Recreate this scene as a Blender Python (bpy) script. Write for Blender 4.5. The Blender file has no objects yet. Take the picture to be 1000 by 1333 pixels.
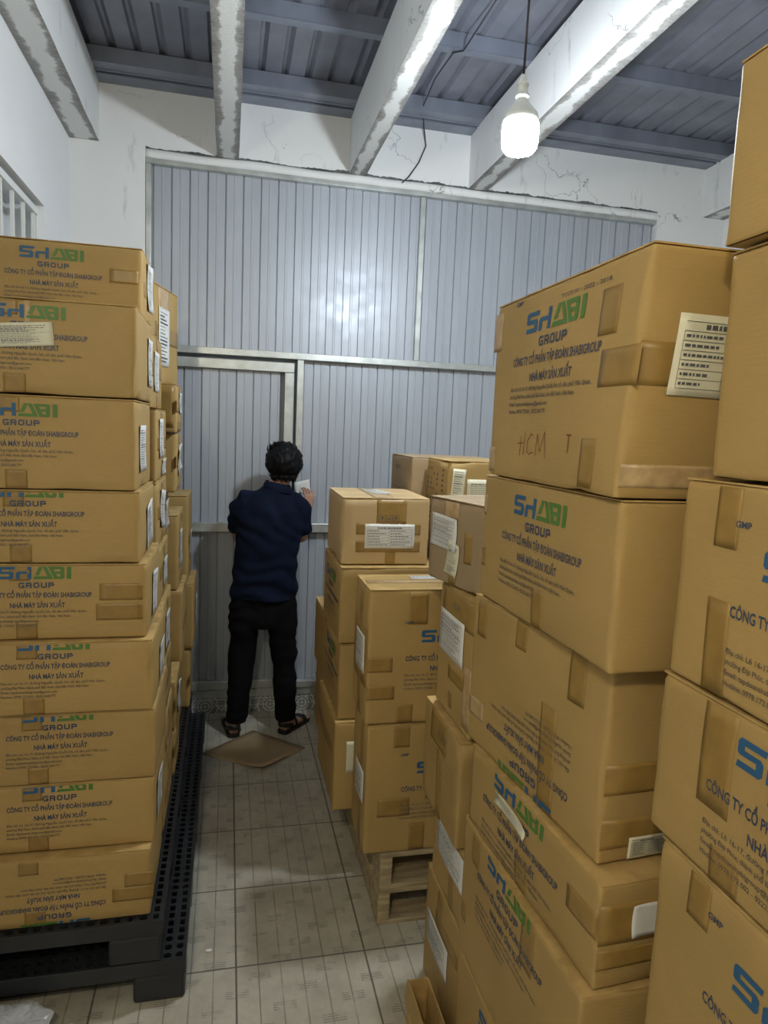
import bpy, bmesh, math, random
from mathutils import Vector, Matrix, noise
random.seed(7)
SC = bpy.context.scene
COL = SC.collection
# ------------------------------------------------------------------ camera
F, PX, PY = 890.0, 500.0, 666.5
fw = Vector((298-PX, 551-PY, F)).normalized()
dn = Vector((-.042, 1, ((PY-551)-(PX-298)*.042)/F))
dn = (dn - fw*dn.dot(fw)).normalized()
rt = dn.cross(fw)
# image axes (x right, y down, z forward) expressed in the world
ax = Vector((rt.x, fw.x, -dn.x)); ay = Vector((rt.y, fw.y, -dn.y)); az = Vector((rt.z, fw.z, -dn.z))
cd = bpy.data.cameras.new('camera'); cam = bpy.data.objects.new('camera', cd); COL.objects.link(cam)
R = Matrix((ax, -ay, -az)).transposed()
cam.matrix_world = Matrix.Translation((0, 0, 1.8)) @ R.to_4x4()
cd.sensor_fit = 'VERTICAL'; cd.sensor_height = 24.0; cd.lens = 24.0*F/1333.0
cd.clip_start = .05
SC.camera = cam
# ------------------------------------------------------------------ world, exposure
SC.view_settings.view_transform = 'Standard'; SC.view_settings.look = 'None'
SC.view_settings.gamma = 1; SC.view_settings.use_curve_mapping = False
SC.view_settings.exposure = 0.0
LAMP = 430.0      # radiance of the lamp diffusers
LAMP2 = 340.0
W = bpy.data.worlds.new('world'); SC.world = W; W.use_nodes = True
W.node_tree.nodes['Background'].inputs[0].default_value = (.75, .85, 1, 1)
W.node_tree.nodes['Background'].inputs[1].default_value = .25

# ------------------------------------------------------------------ materials
def nt(name):
    m = bpy.data.materials.new(name); m.use_nodes = True
    t = m.node_tree; b = t.nodes['Principled BSDF']
    return m, t, b
def N(t, kind, **kw):
    n = t.nodes.new(kind)
    for k, v in kw.items():
        if k.startswith('i_'):
            key = k[2:]
            n.inputs[int(key) if key.isdigit() else key.replace('_', ' ')].default_value = v
        else: setattr(n, k, v)
    return n
def math_n(t, op, a, b=None, c=None):
    n = t.nodes.new('ShaderNodeMath'); n.operation = op
    for i, v in enumerate((a, b, c)):
        if v is None: continue
        if isinstance(v, (int, float)): n.inputs[i].default_value = v
        else: t.links.new(v, n.inputs[i])
    return n.outputs[0]
def ramp(t, fac, stops):
    r = t.nodes.new('ShaderNodeValToRGB'); e = r.color_ramp.elements
    while len(e) < len(stops): e.new(.5)
    for i, (p, c) in enumerate(stops):
        e[i].position = p; e[i].color = (c, c, c, 1) if isinstance(c, (int, float)) else (*c, 1)
    t.links.new(fac, r.inputs[0]); return r.outputs[0]
def mix(t, fac, a, b, mode='MIX'):
    n = t.nodes.new('ShaderNodeMix'); n.data_type = 'RGBA'; n.blend_type = mode
    for i, v in ((0, fac), (6, a), (7, b)):
        if isinstance(v, (int, float)): n.inputs[i].default_value = v
        elif isinstance(v, tuple): n.inputs[i].default_value = (*v, 1)
        else: t.links.new(v, n.inputs[i])
    return n.outputs[2]
def bump(t, b, h, strength=.3, dist=.01):
    n = N(t, 'ShaderNodeBump'); n.inputs['Strength'].default_value = strength; n.inputs['Distance'].default_value = dist
    t.links.new(h, n.inputs['Height']); t.links.new(n.outputs[0], b.inputs['Normal'])
def noise_n(t, scale, detail=3, vec=None, rough=.5):
    n = N(t, 'ShaderNodeTexNoise'); n.inputs['Scale'].default_value = scale; n.inputs['Detail'].default_value = detail
    n.inputs['Roughness'].default_value = rough
    if vec is not None: t.links.new(vec, n.inputs['Vector'])
    return n.outputs[0]
def objco(t):
    return N(t, 'ShaderNodeTexCoord').outputs['Object']
def mapped(t, vec, s=(1, 1, 1), l=(0, 0, 0)):
    m = N(t, 'ShaderNodeMapping'); m.inputs['Scale'].default_value = s; m.inputs['Location'].default_value = l
    t.links.new(vec, m.inputs['Vector']); return m.outputs[0]
def simple(name, col, rough=.5, metal=0, nscale=None, namp=.15, bs=0, spec=None):
    m, t, b = nt(name)
    b.inputs['Base Color'].default_value = (*col, 1); b.inputs['Roughness'].default_value = rough; b.inputs['Metallic'].default_value = metal
    if spec is not None: b.inputs['Specular IOR Level'].default_value = spec
    if nscale:
        n = noise_n(t, nscale, 5, objco(t))
        lo = tuple(c*(1-namp) for c in col); hi = tuple(min(1, c*(1+namp)) for c in col)
        t.links.new(ramp(t, n, [(.3, lo), (.7, hi)]), b.inputs['Base Color'])
        if bs: bump(t, b, n, bs, .004)
    return m
def cardboard(name, col):
    m, t, b = nt(name); co = objco(t)
    oi = N(t, 'ShaderNodeObjectInfo')
    n1 = noise_n(t, 3.2, 4, co); n2 = noise_n(t, 60, 3, mapped(t, co, (1, 1, 6)))
    c = ramp(t, n1, [(.3, tuple(x*.90 for x in col)), (.7, tuple(x*1.08 for x in col))])
    c = mix(t, .35, c, ramp(t, n2, [(.3, .82), (.75, 1.0)]), 'MULTIPLY')
    v = math_n(t, 'MULTIPLY_ADD', oi.outputs['Random'], .12, .94)
    cb = N(t, 'ShaderNodeCombineColor'); 
    for i in range(3): t.links.new(v, cb.inputs[i])
    c = mix(t, 1.0, c, cb.outputs[0], 'MULTIPLY')
    # scuffs and stains
    n3 = noise_n(t, 9, 6, co, .7)
    c = mix(t, ramp(t, n3, [(.66, 0.0), (.74, .25)]), c, tuple(min(1, x*1.5) for x in col))
    ge = N(t, 'ShaderNodeNewGeometry')
    ed = math_n(t, 'MULTIPLY', ramp(t, ge.outputs['Pointiness'], [(.53, 0.0), (.60, .55)]), ramp(t, noise_n(t, 22, 4, co), [(.4, .2), (.6, 1.0)]))
    c = mix(t, ed, c, tuple(min(1, x*1.6+.03) for x in col))
    t.links.new(c, b.inputs['Base Color']); b.inputs['Roughness'].default_value = .62
    b.inputs['Specular IOR Level'].default_value = .35
    wv = N(t, 'ShaderNodeTexWave', bands_direction='Z'); wv.inputs['Scale'].default_value = 40; wv.inputs['Distortion'].default_value = 1.5
    t.links.new(co, wv.inputs['Vector'])
    h = math_n(t, 'MULTIPLY_ADD', wv.outputs['Fac'], .12, n1)
    bump(t, b, h, .15, .004)
    return m
M = {}
M['card'] = cardboard('cardboard', (.425, .285, .104))
M['card2'] = cardboard('cardboard_pale', (.54, .39, .20))
M['card3'] = cardboard('cardboard_grey', (.36, .265, .155))
M['tape'] = simple('tape_brown', (.30, .185, .05), .42, 0, 30, .12)
M['cleartape'] = simple('tape_clear', (.46, .32, .16), .34, 0, 40, .2)
M['blue'] = simple('ink_blue', (.02, .10, .22), .55)
M['green'] = simple('ink_green', (.08, .19, .035), .55)
M['navyink'] = simple('ink_navy', (.045, .065, .11), .55)
M['grayink'] = simple('ink_small', (.12, .10, .085), .6)
M['marker'] = simple('ink_marker', (.22, .075, .02), .6)
M['paper'] = simple('label_paper', (.72, .73, .70), .45, 0, 14, .06)
M['papery'] = simple('label_paper_yellow', (.68, .66, .50), .5, 0, 14, .06)
M['print'] = simple('label_print', (.10, .11, .12), .6)
M['galv'] = simple('galvanised_steel', (.50, .53, .52), .38, .55, 12, .18, .1)
M['white'] = simple('painted_grille', (.80, .82, .82), .45)
M['blackp'] = simple('black_plastic', (.018, .020, .024), .42, 0, 8, .3)
M['cable'] = simple('cable_sheath', (.03, .03, .035), .5)
M['socket'] = simple('lamp_socket', (.72, .75, .72), .4)
M['navy'] = simple('shirt_navy', (.006, .010, .027), .9, 0, 8, .25, .2, .12)
M['trouser'] = simple('trouser_black', (.005, .005, .006), .85, 0, 9, .25, .2, .12)
M['skin'] = simple('skin', (.42, .24, .17), .5, 0, 20, .08)
M['hair'] = simple('hair_black', (.004, .004, .005), .55, 0, 90, .5, .5, .18)
M['sandal'] = simple('sandal_rubber', (.012, .012, .013), .55)
M['eye'] = simple('eye_white', (.7, .7, .68), .2)

def wall_mat(name, col, stain=.25):
    m, t, b = nt(name); co = objco(t)
    n1 = noise_n(t, 1.3, 6, co); n2 = noise_n(t, 9, 8, mapped(t, co, (1, 1, .22)), .68)
    c = ramp(t, n1, [(.3, tuple(x*.93 for x in col)), (.7, col)])
    c = mix(t, ramp(t, n2, [(.60, 0.0), (.74, stain)]), c, (.33, .34, .33))
    # hairline cracks
    vo = N(t, 'ShaderNodeTexVoronoi', feature='DISTANCE_TO_EDGE'); vo.inputs['Scale'].default_value = 2.6
    nz = N(t, 'ShaderNodeTexNoise'); nz.inputs['Scale'].default_value = 5; nz.inputs['Detail'].default_value = 5
    t.links.new(co, nz.inputs['Vector'])
    mv = N(t, 'ShaderNodeMix'); mv.data_type = 'VECTOR'; mv.inputs[0].default_value = .35
    t.links.new(co, mv.inputs[4]); t.links.new(nz.outputs[1], mv.inputs[5]); t.links.new(mv.outputs[1], vo.inputs['Vector'])
    cr = ramp(t, vo.outputs['Distance'], [(0.0, 1.0), (.006, 0.0)])
    n4 = ramp(t, noise_n(t, 1.7, 2, co), [(.5, 0.0), (.62, 1.0)])
    k = math_n(t, 'MULTIPLY', math_n(t, 'MULTIPLY', cr, n4), stain*2)
    c = mix(t, k, c, (.25, .25, .25))
    t.links.new(c, b.inputs['Base Color']); b.inputs['Roughness'].default_value = .75
    bump(t, b, n2, .12, .004)
    return m
M['plaster'] = wall_mat('white_plaster', (.86, .88, .90), .08)
M['beam'] = wall_mat('beam_paint', (.82, .84, .85), .7)
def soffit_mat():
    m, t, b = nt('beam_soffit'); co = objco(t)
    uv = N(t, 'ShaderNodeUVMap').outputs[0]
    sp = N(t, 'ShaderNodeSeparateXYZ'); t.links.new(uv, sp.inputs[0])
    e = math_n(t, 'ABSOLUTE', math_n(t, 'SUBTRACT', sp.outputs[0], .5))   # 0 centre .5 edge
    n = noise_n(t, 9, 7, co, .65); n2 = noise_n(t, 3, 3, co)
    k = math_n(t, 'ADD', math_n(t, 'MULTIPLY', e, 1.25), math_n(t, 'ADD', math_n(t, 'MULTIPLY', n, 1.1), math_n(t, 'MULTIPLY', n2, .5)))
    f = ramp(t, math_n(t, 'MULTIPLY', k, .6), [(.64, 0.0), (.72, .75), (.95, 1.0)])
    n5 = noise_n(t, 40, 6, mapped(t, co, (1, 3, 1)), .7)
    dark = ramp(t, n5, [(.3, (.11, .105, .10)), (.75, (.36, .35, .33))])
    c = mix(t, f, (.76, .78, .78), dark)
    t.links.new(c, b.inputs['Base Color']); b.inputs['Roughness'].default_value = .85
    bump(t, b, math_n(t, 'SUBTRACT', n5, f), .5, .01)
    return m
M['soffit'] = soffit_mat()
def sheet_mat(name, col, metal, rough, dirt=.1):
    m, t, b = nt(name); co = objco(t)
    n = noise_n(t, 2.0, 5, mapped(t, co, (3, 3, .6)))
    n2 = noise_n(t, 14, 4, co)
    c = ramp(t, n, [(.3, tuple(x*(1-dirt) for x in col)), (.7, col)])
    t.links.new(c, b.inputs['Base Color']); b.inputs['Metallic'].default_value = metal
    t.links.new(ramp(t, n2, [(.3, rough), (.7, rough+.12)]), b.inputs['Roughness'])
    return m
M['sheet'] = sheet_mat('painted_sheet_steel', (.44, .48, .545), .15, .34)
M['roof'] = sheet_mat('roof_sheet', (.27, .285, .345), .35, .36, .25)
M['purlin'] = sheet_mat('purlin_steel', (.29, .32, .39), .45, .38, .25)
def floor_mat():
    m, t, b = nt('floor_tiles'); co = objco(t)
    sp = N(t, 'ShaderNodeSeparateXYZ'); t.links.new(co, sp.inputs[0])
    x, y = sp.outputs[0], sp.outputs[1]
    def line(v, off, period, w):
        u = math_n(t, 'FRACT', math_n(t, 'DIVIDE', math_n(t, 'ADD', v, 40*period-off), period))
        d = math_n(t, 'MINIMUM', u, math_n(t, 'SUBTRACT', 1, u))
        return math_n(t, 'LESS_THAN', math_n(t, 'MULTIPLY', d, period), w)
    big = math_n(t, 'MAXIMUM', line(x, .049, .4365, .0032), line(y, 2.125, .396, .0032))
    # planks: columns .07275 wide, staggered joints
    ci = math_n(t, 'FLOOR', math_n(t, 'DIVIDE', math_n(t, 'ADD', x, 10-.049), .07275))
    st = math_n(t, 'MULTIPLY', math_n(t, 'MODULO', math_n(t, 'MULTIPLY', ci, 2.0), 3.0), .066)
    yy = math_n(t, 'ADD', y, st)
    nb = noise_n(t, 7, 3, co)
    small = math_n(t, 'MULTIPLY', line(x, .049, .07275, .0019), ramp(t, nb, [(.34, .35), (.5, 1.0)]))
    # bundles of short grooves across each plank
    fy = math_n(t, 'FRACT', math_n(t, 'DIVIDE', math_n(t, 'ADD', yy, 12.0), .198))
    band = math_n(t, 'LESS_THAN', fy, .17)
    gro = math_n(t, 'MULTIPLY', band, line(yy, 0, .0085, .0017))
    gro = math_n(t, 'MULTIPLY', gro, ramp(t, noise_n(t, 26, 4, co), [(.40, 0.0), (.54, 1.0)]))
    n1 = noise_n(t, 5, 6, co, .6); n2 = noise_n(t, 30, 6, co, .7)
    c = ramp(t, n1, [(.3, (.42, .39, .31)), (.7, (.62, .59, .49))])
    c = mix(t, .5, c, ramp(t, n2, [(.3, .72), (.7, 1.0)]), 'MULTIPLY')
    wn = N(t, 'ShaderNodeTexWhiteNoise', noise_dimensions='2D')
    cx = N(t, 'ShaderNodeCombineXYZ'); t.links.new(ci, cx.inputs[0])
    t.links.new(math_n(t, 'FLOOR', math_n(t, 'DIVIDE', math_n(t, 'ADD', yy, 12.0), .198)), cx.inputs[1]); t.links.new(cx.outputs[0], wn.inputs[0])
    c = mix(t, .22, c, ramp(t, wn.outputs[0], [(0, .65), (1, 1.0)]), 'MULTIPLY')
    d = math_n(t, 'MAXIMUM', math_n(t, 'MULTIPLY', small, .7), math_n(t, 'MULTIPLY', gro, .7))
    c = mix(t, d, c, (.14, .13, .11))
    c = mix(t, math_n(t, 'MULTIPLY', big, .85), c, (.11, .10, .08))
    t.links.new(c, b.inputs['Base Color']); b.inputs['Roughness'].default_value = .42
    bump(t, b, math_n(t, 'SUBTRACT', 1, math_n(t, 'MAXIMUM', d, big)), .4, .003)
    return m
M['floor'] = floor_mat()
def skirting_mat():
    m, t, b = nt('patterned_skirting'); co = objco(t)
    sp = N(t, 'ShaderNodeSeparateXYZ'); t.links.new(co, sp.inputs[0])
    P = .2
    u = math_n(t, 'MULTIPLY', math_n(t, 'SUBTRACT', math_n(t, 'FRACT', math_n(t, 'DIVIDE', math_n(t, 'ADD', sp.outputs[0], 10.02), P)), .5), P)
    v = math_n(t, 'SUBTRACT', sp.outputs[2], .045)
    r = math_n(t, 'SQRT', math_n(t, 'ADD', math_n(t, 'MULTIPLY', u, u), math_n(t, 'MULTIPLY', v, v)))
    def near(a, c, w): return math_n(t, 'LESS_THAN', math_n(t, 'ABSOLUTE', math_n(t, 'SUBTRACT', a, c)), w)
    k = math_n(t, 'MAXIMUM', near(r, .026, .003), near(r, .044, .003))
    k = math_n(t, 'MAXIMUM', k, near(r, .078, .003))
    au = math_n(t, 'ABSOLUTE', u)
    k = math_n(t, 'MAXIMUM', k, near(u, 0, .002)); k = math_n(t, 'MAXIMUM', k, near(v, 0, .002))
    k = math_n(t, 'MAXIMUM', k, near(math_n(t, 'ADD', au, math_n(t, 'MULTIPLY', v, .9)), .075, .003))
    k = math_n(t, 'MAXIMUM', k, near(sp.outputs[2], .088, .0025))
    c = mix(t, k, (.27, .28, .27), (.72, .74, .72))
    t.links.new(c, b.inputs['Base Color']); b.inputs['Roughness'].default_value = .3
    return m
M['skirting'] = skirting_mat()
def wood_mat():
    m, t, b = nt('pallet_wood'); co = objco(t)
    n = noise_n(t, 6, 6, mapped(t, co, (1, 6, 8)), .65); n2 = noise_n(t, 3, 3, co)
    c = ramp(t, n, [(.3, (.22, .165, .085)), (.7, (.58, .47, .28))])
    c = mix(t, ramp(t, n2, [(.45, 0.0), (.65, .6)]), c, (.20, .17, .12))
    t.links.new(c, b.inputs['Base Color']); b.inputs['Roughness'].default_value = .75
    bump(t, b, n, .3, .004); return m
M['wood'] = wood_mat()
def emis(name, col, s):
    m, t, b = nt(name); b.inputs['Emission Color'].default_value = (*col, 1); b.inputs['Emission Strength'].default_value = s
    b.inputs['Base Color'].default_value = (.8, .8, .8, 1); return m
M['glow'] = emis('lamp_diffuser_lit', (.88, .95, 1.0), LAMP)
M['glow2'] = emis('lamp_diffuser_lit_warm', (1.0, .88, .64), LAMP2)
def plastic_mat():
    m, t, b = nt('clear_plastic'); b.inputs['Base Color'].default_value = (.85, .87, .88, 1)
    b.inputs['Roughness'].default_value = .14; b.inputs['Transmission Weight'].default_value = .6; b.inputs['IOR'].default_value = 1.15
    return m
M['plastic'] = plastic_mat()
M['glass'] = simple('frosted_glass', (.62, .67, .68), .5, 0, 5, .08)
M['scrap'] = simple('foam_scrap', (.85, .85, .82), .7)

# ------------------------------------------------------------------ mesh helpers
def link(name, bm, mats, parent=None, smooth=False, loc=None, rz=0):
    me = bpy.data.meshes.new(name); bm.normal_update(); bm.to_mesh(me); bm.free()
    for k in (mats if isinstance(mats, (list, tuple)) else [mats]): me.materials.append(M[k] if isinstance(k, str) else k)
    if smooth:
        for p in me.polygons: p.use_smooth = True
    o = bpy.data.objects.new(name, me); COL.objects.link(o)
    if parent: o.parent = parent
    if loc is not None: o.location = loc
    o.rotation_euler.z = rz
    return o
def empty(name, loc, rz=0):
    o = bpy.data.objects.new(name, None); COL.objects.link(o); o.location = loc; o.rotation_euler.z = rz
    o.empty_display_size = .05; return o
def tag(o, label=None, cat=None, group=None, kind=None):
    if label: o['label'] = label
    if cat: o['category'] = cat
    if group: o['group'] = group
    if kind: o['kind'] = kind
    return o
def box(bm, x0, x1, y0, y1, z0, z1, mi=0, bev=0):
    r = bmesh.ops.create_cube(bm, size=1)
    vs = r['verts']
    for v in vs: v.co = Vector(((x0+x1)/2+v.co.x*(x1-x0), (y0+y1)/2+v.co.y*(y1-y0), (z0+z1)/2+v.co.z*(z1-z0)))
    fs = set(f for v in vs for f in v.link_faces)
    for f in fs: f.material_index = mi
    if bev:
        es = list(set(e for v in vs for e in v.link_edges))
        bmesh.ops.bevel(bm, geom=es, offset=bev, segments=2, affect='EDGES', profile=.5)
def newbox(*a, **k):
    bm = bmesh.new(); box(bm, *a, **k); return bm
def frame_ring(d, up=Vector((0, 0, 1))):
    d = d.normalized()
    a = up.cross(d)
    if a.length < .05: a = Vector((1, 0, 0)) - d*d.x
    a.normalize(); return a, d.cross(a)
def tube(bm, pts, rad, seg=16, mi=0, up=Vector((0, 0, 1)), cap=True):
    pts = [Vector(p) for p in pts]; rings = []
    for i, p in enumerate(pts):
        d = (pts[min(i+1, len(pts)-1)]-pts[max(i-1, 0)])
        a, b = frame_ring(d, up)
        r = rad[i] if isinstance(rad, (list, tuple)) else rad
        ra, rb = r if isinstance(r, tuple) else (r, r)
        rings.append([bm.verts.new(p+a*ra*math.cos(k*2*math.pi/seg)+b*rb*math.sin(k*2*math.pi/seg)) for k in range(seg)])
    for i in range(len(rings)-1):
        for k in range(seg):
            f = bm.faces.new((rings[i][k], rings[i][(k+1) % seg], rings[i+1][(k+1) % seg], rings[i+1][k])); f.material_index = mi
    if cap:
        f = bm.faces.new(list(reversed(rings[0]))); f.material_index = mi
        f = bm.faces.new(rings[-1]); f.material_index = mi
    return rings
def lathe(bm, prof, seg=32, c=(0, 0, 0), mi=0, cap=False):
    c = Vector(c); rings = [[bm.verts.new(c+Vector((r*math.cos(k*2*math.pi/seg), r*math.sin(k*2*math.pi/seg), z))) for k in range(seg)] for r, z in prof]
    for i in range(len(rings)-1):
        for k in range(seg):
            f = bm.faces.new((rings[i][k], rings[i][(k+1) % seg], rings[i+1][(k+1) % seg], rings[i+1][k])); f.material_index = mi
    if cap:
        bm.faces.new(list(reversed(rings[0]))); bm.faces.new(rings[-1])
def struct(name, bm, mats, parent=None, smooth=False):
    o = link(name, bm, mats, parent, smooth)
    if parent is None: o['kind'] = 'structure'
    return o

# ------------------------------------------------------------------ the room
XL, XR, YB, YF, ZB, ZR = -.86, 3.22, 4.216, -2.6, 3.29, 3.60
struct('floor', newbox(XL-.25, XR+.2, YF-.2, YB+.35, -.1, 0), 'floor')
# left wall with its window opening (Y 1.9..3.6, Z 1.5..2.76)
bm = bmesh.new()
box(bm, XL-.24, XL, YF-.1, 1.7, 0, 3.62); box(bm, XL-.24, XL, 3.64, YB+.3, 0, 3.62)
box(bm, XL-.24, XL, 1.7, 3.64, 0, 1.45); box(bm, XL-.24, XL, 1.7, 3.64, 2.776, 3.62)
struct('wall_left', bm, 'plaster')
struct('wall_right', newbox(XR, XR+.16, YF-.1, YB+.3, 0, 3.62), 'plaster')
struct('wall_front', newbox(XL, XR, YF-.16, YF, 0, 3.62), 'plaster')
# back wall: plaster piers, ring beam over the opening, steel sheeting in the opening
bm = bmesh.new()
box(bm, XL, -.47, YB-.035, YB+.2, 0, ZB); box(bm, 2.72, XR, YB-.035, YB+.2, 0, ZB)
box(bm, XL, XR, YB-.01, YB+.2, ZB, ZR+.02)
box(bm, -.47, 2.72, YB+.0, YB+.2, 3.235, ZB)
struct('wall_back', bm, 'beam')
# rounded ragged plaster bead under the ring beam
bm = bmesh.new(); pts = []; rr = []
x = -.47
while x < 2.74:
    pts.append((x, YB-.012, 3.262+.006*noise.noise(Vector((x*3, 0, 0))))); rr.append((.024+.010*noise.noise(Vector((x*6, 3, 0))), .027)); x += .03
tube(bm, pts, rr, 10)
struct('trim_1', bm, 'beam', smooth=True)
M['seam'] = simple('mould_shadow_line', (.10, .105, .10), .9, 0, 18, .6)  # dark strip above the bead: mould, with the bead's shadow line painted in
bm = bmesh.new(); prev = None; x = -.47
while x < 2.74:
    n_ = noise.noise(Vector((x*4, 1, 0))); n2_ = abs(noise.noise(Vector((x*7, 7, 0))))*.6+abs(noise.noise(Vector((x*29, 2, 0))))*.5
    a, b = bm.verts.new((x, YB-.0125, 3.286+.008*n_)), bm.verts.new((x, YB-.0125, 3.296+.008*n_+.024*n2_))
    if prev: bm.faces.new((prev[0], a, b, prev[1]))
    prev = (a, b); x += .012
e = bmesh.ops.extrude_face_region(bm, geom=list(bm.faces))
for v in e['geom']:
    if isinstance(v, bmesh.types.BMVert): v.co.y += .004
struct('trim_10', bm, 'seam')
# ribbed sheet steel
def ribbed(bm, x0, x1, z0, z1, y, pitch=.0995, off=0.0):
    prof = [(0, 0), (.040, 0), (.043, -.003), (.052, -.003), (.055, 0), (.090, 0), (.0925, .012), (.097, .012), (.0995, 0)]
    xs = []
    k = math.floor((x0-off)/pitch)
    while off+k*pitch < x1:
        for a, d in prof[:-1]:
            X = off+k*pitch+a
            if x0 <= X <= x1: xs.append((X, y+d))
        k += 1
    prev = None
    for X, Y in xs:
        a, b = bm.verts.new((X, Y, z0)), bm.verts.new((X, Y, z1))
        if prev: bm.faces.new((prev[0], a, b, prev[1]))
        prev = (a, b)
bm = bmesh.new()
ribbed(bm, -.475, 2.72, 2.20, 3.25, YB+.015, off=-.03)
ribbed(bm, .38, 2.72, .10, 2.22, YB+.02, off=.005)
box(bm, -.47, 2.72, YB+.05, YB+.06, 0, 3.25)
struct('wall_rear', bm, 'sheet')
def rail(n, x0, x1, z0, z1, y0=YB-.035, y1=YB+.012):
    struct(n, newbox(x0, x1, y0, y1, z0, z1, bev=.003), 'galv')
rail('trim_2', -.468, 2.718, 3.212, 3.238, YB-.03)
rail('trim_3', -.468, 2.718, 2.195, 2.235)
rail('trim_4', 1.118, 1.150, 2.236, 3.210, YB-.02)
rail('trim_5', .395, .435, .16, 2.194)
rail('trim_6', .436, 2.718, 1.150, 1.205)
rail('trim_7', .436, 2.718, .155, .195)
rail('trim_8', -.468, -.440, .16, 3.21)
bm = newbox(-.47, 2.72, YB-.012, YB+.04, 0, .10); struct('baseboard_back', bm, 'skirting')
struct('trim_9', newbox(-.47, 2.72, YB-.02, YB+.04, .101, .150, bev=.002), 'galv')
# sliding / hinged steel door in the sheeting
D = tag(empty('door_1', (-.03, YB-.02, .16)), 'grey ribbed steel door with galvanised tube frame', None, None, 'structure')
bm = bmesh.new(); ribbed(bm, -.40, .325, .20, 2.12, YB-.002, off=-.055)
bm.transform(Matrix.Translation((.03, -YB+.02, -.16))); link('door_panel', bm, 'sheet', D)
bm = bmesh.new()
for a in ((-.437, .378, YB-.042, YB-.005, 2.115, 2.172), (-.437, .378, YB-.042, YB-.005, 1.150, 1.205), (-.437, .378, YB-.042, YB-.005, .162, .215),
          (.322, .378, YB-.042, YB-.005, .216, 2.114), (-.437, -.40, YB-.042, YB-.005, .216, 2.114)): box(bm, *a, bev=.003)
bm.transform(Matrix.Translation((.03, -YB+.02, -.16))); link('door_frame', bm, 'galv', D)
# concrete beams
def beam(n, x0, x1, taper=0):
    bm = bmesh.new(); nS = 60; uvl = bm.loops.layers.uv.new()
    y0, y1 = YF, YB+.0
    rows = []
    for i in range(nS+1):
        y = y0+(y1-y0)*i/nS
        w1 = .004*noise.noise(Vector((y*4, x0, 0))); w2 = .004*noise.noise(Vector((y*4, x1, 5)))
        rows.append([bm.verts.new(c) for c in ((x0, y, ZR+.01), (x0+w1, y, ZB+.002+w1), (x1+w2, y, ZB+.002+w2), (x1, y, ZR+.01))])
    for i in range(nS):
        for k, mi in ((0, 0), (1, 1), (2, 0)):
            f = bm.faces.new((rows[i][k], rows[i+1][k], rows[i+1][k+1], rows[i][k+1])); f.material_index = mi
            for lp, u in zip(f.loops, ((0, i), (0, i+1), (1, i+1), (1, i))): lp[uvl].uv = u
    bmesh.ops.recalc_face_normals(bm, faces=bm.faces)
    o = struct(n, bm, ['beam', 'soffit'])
    return o
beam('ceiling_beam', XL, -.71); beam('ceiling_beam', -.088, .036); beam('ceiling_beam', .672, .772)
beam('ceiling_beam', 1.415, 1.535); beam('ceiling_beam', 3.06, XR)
# roof sheet and purlins
bm = bmesh.new(); prev = None; X = XL-.1; zt = 3.685
prof = [(0, 0), (.082, 0), (.090, .018), (.104, .018), (.112, 0)]
prs = []
while X < XR+.1:
    for a, d in prof[:-1]: prs.append((X+a, zt+d))
    X += .125
for (X, z) in prs:
    a, b = bm.verts.new((X, YF-.1, z)), bm.verts.new((X, YB+.2, z))
    if prev: bm.faces.new((prev[0], a, b, prev[1]))
    prev = (a, b)
struct('ceiling', bm, 'roof')
struct('ceiling_back', newbox(XL-.1, XR+.1, YF-.1, YB+.2, zt+.05, zt+.06), 'roof')
for y in (3.335, 2.42, 1.5, .6, -.3, -1.2, -2.1):
    bm = bmesh.new(); box(bm, XL, XR, y, y+.008, 3.612, 3.682); box(bm, XL, XR, y, y+.05, 3.608, 3.613); struct('roof_purlin', bm, 'purlin')
bm = bmesh.new(); box(bm, XL, XR, 3.985, 3.995, 3.612, 3.682); box(bm, XL, XR, 3.985, 4.06, 3.606, 3.612)
box(bm, XL, XR, 4.10, 4.205, 3.60, 3.61); box(bm, XL, XR, 4.06, 4.07, 3.60, 3.68); struct('roof_purlin', bm, 'purlin')
# window
Wn = tag(empty('window_1', (-1.0, 2.65, 1.45)), 'barred window with white painted grille', None, None, 'structure')
def wpart(name, boxes, mat):
    bm = bmesh.new()
    for a in boxes: box(bm, *a)
    bm.transform(Matrix.Translation((1.0, -2.65, -1.45))); link(name, bm, mat, Wn)
wpart('window_bars', [(-.906, -.892, 3.592-.158*i-.007, 3.592-.158*i+.007, 1.48, 2.73) for i in range(12)], 'white')
wpart('window_frame', [(-.914, -.884, 1.705, 3.638, 2.728, 2.758), (-.914, -.884, 1.705, 3.638, 1.452, 1.48), (-.91, -.888, 3.618, 3.638, 1.48, 2.728), (-.91, -.888, 1.705, 1.73, 1.48, 2.728)], 'white')
wpart('window_pane', [(-1.035, -1.028, 1.705, 3.635, 1.452, 2.772)], 'glass')
wpart('window_mullions', [(-1.026, -1.010, y-.014, y+.014, 1.453, 2.771) for y in (1.9, 2.3, 2.7, 3.1, 3.45)], 'white')

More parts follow.
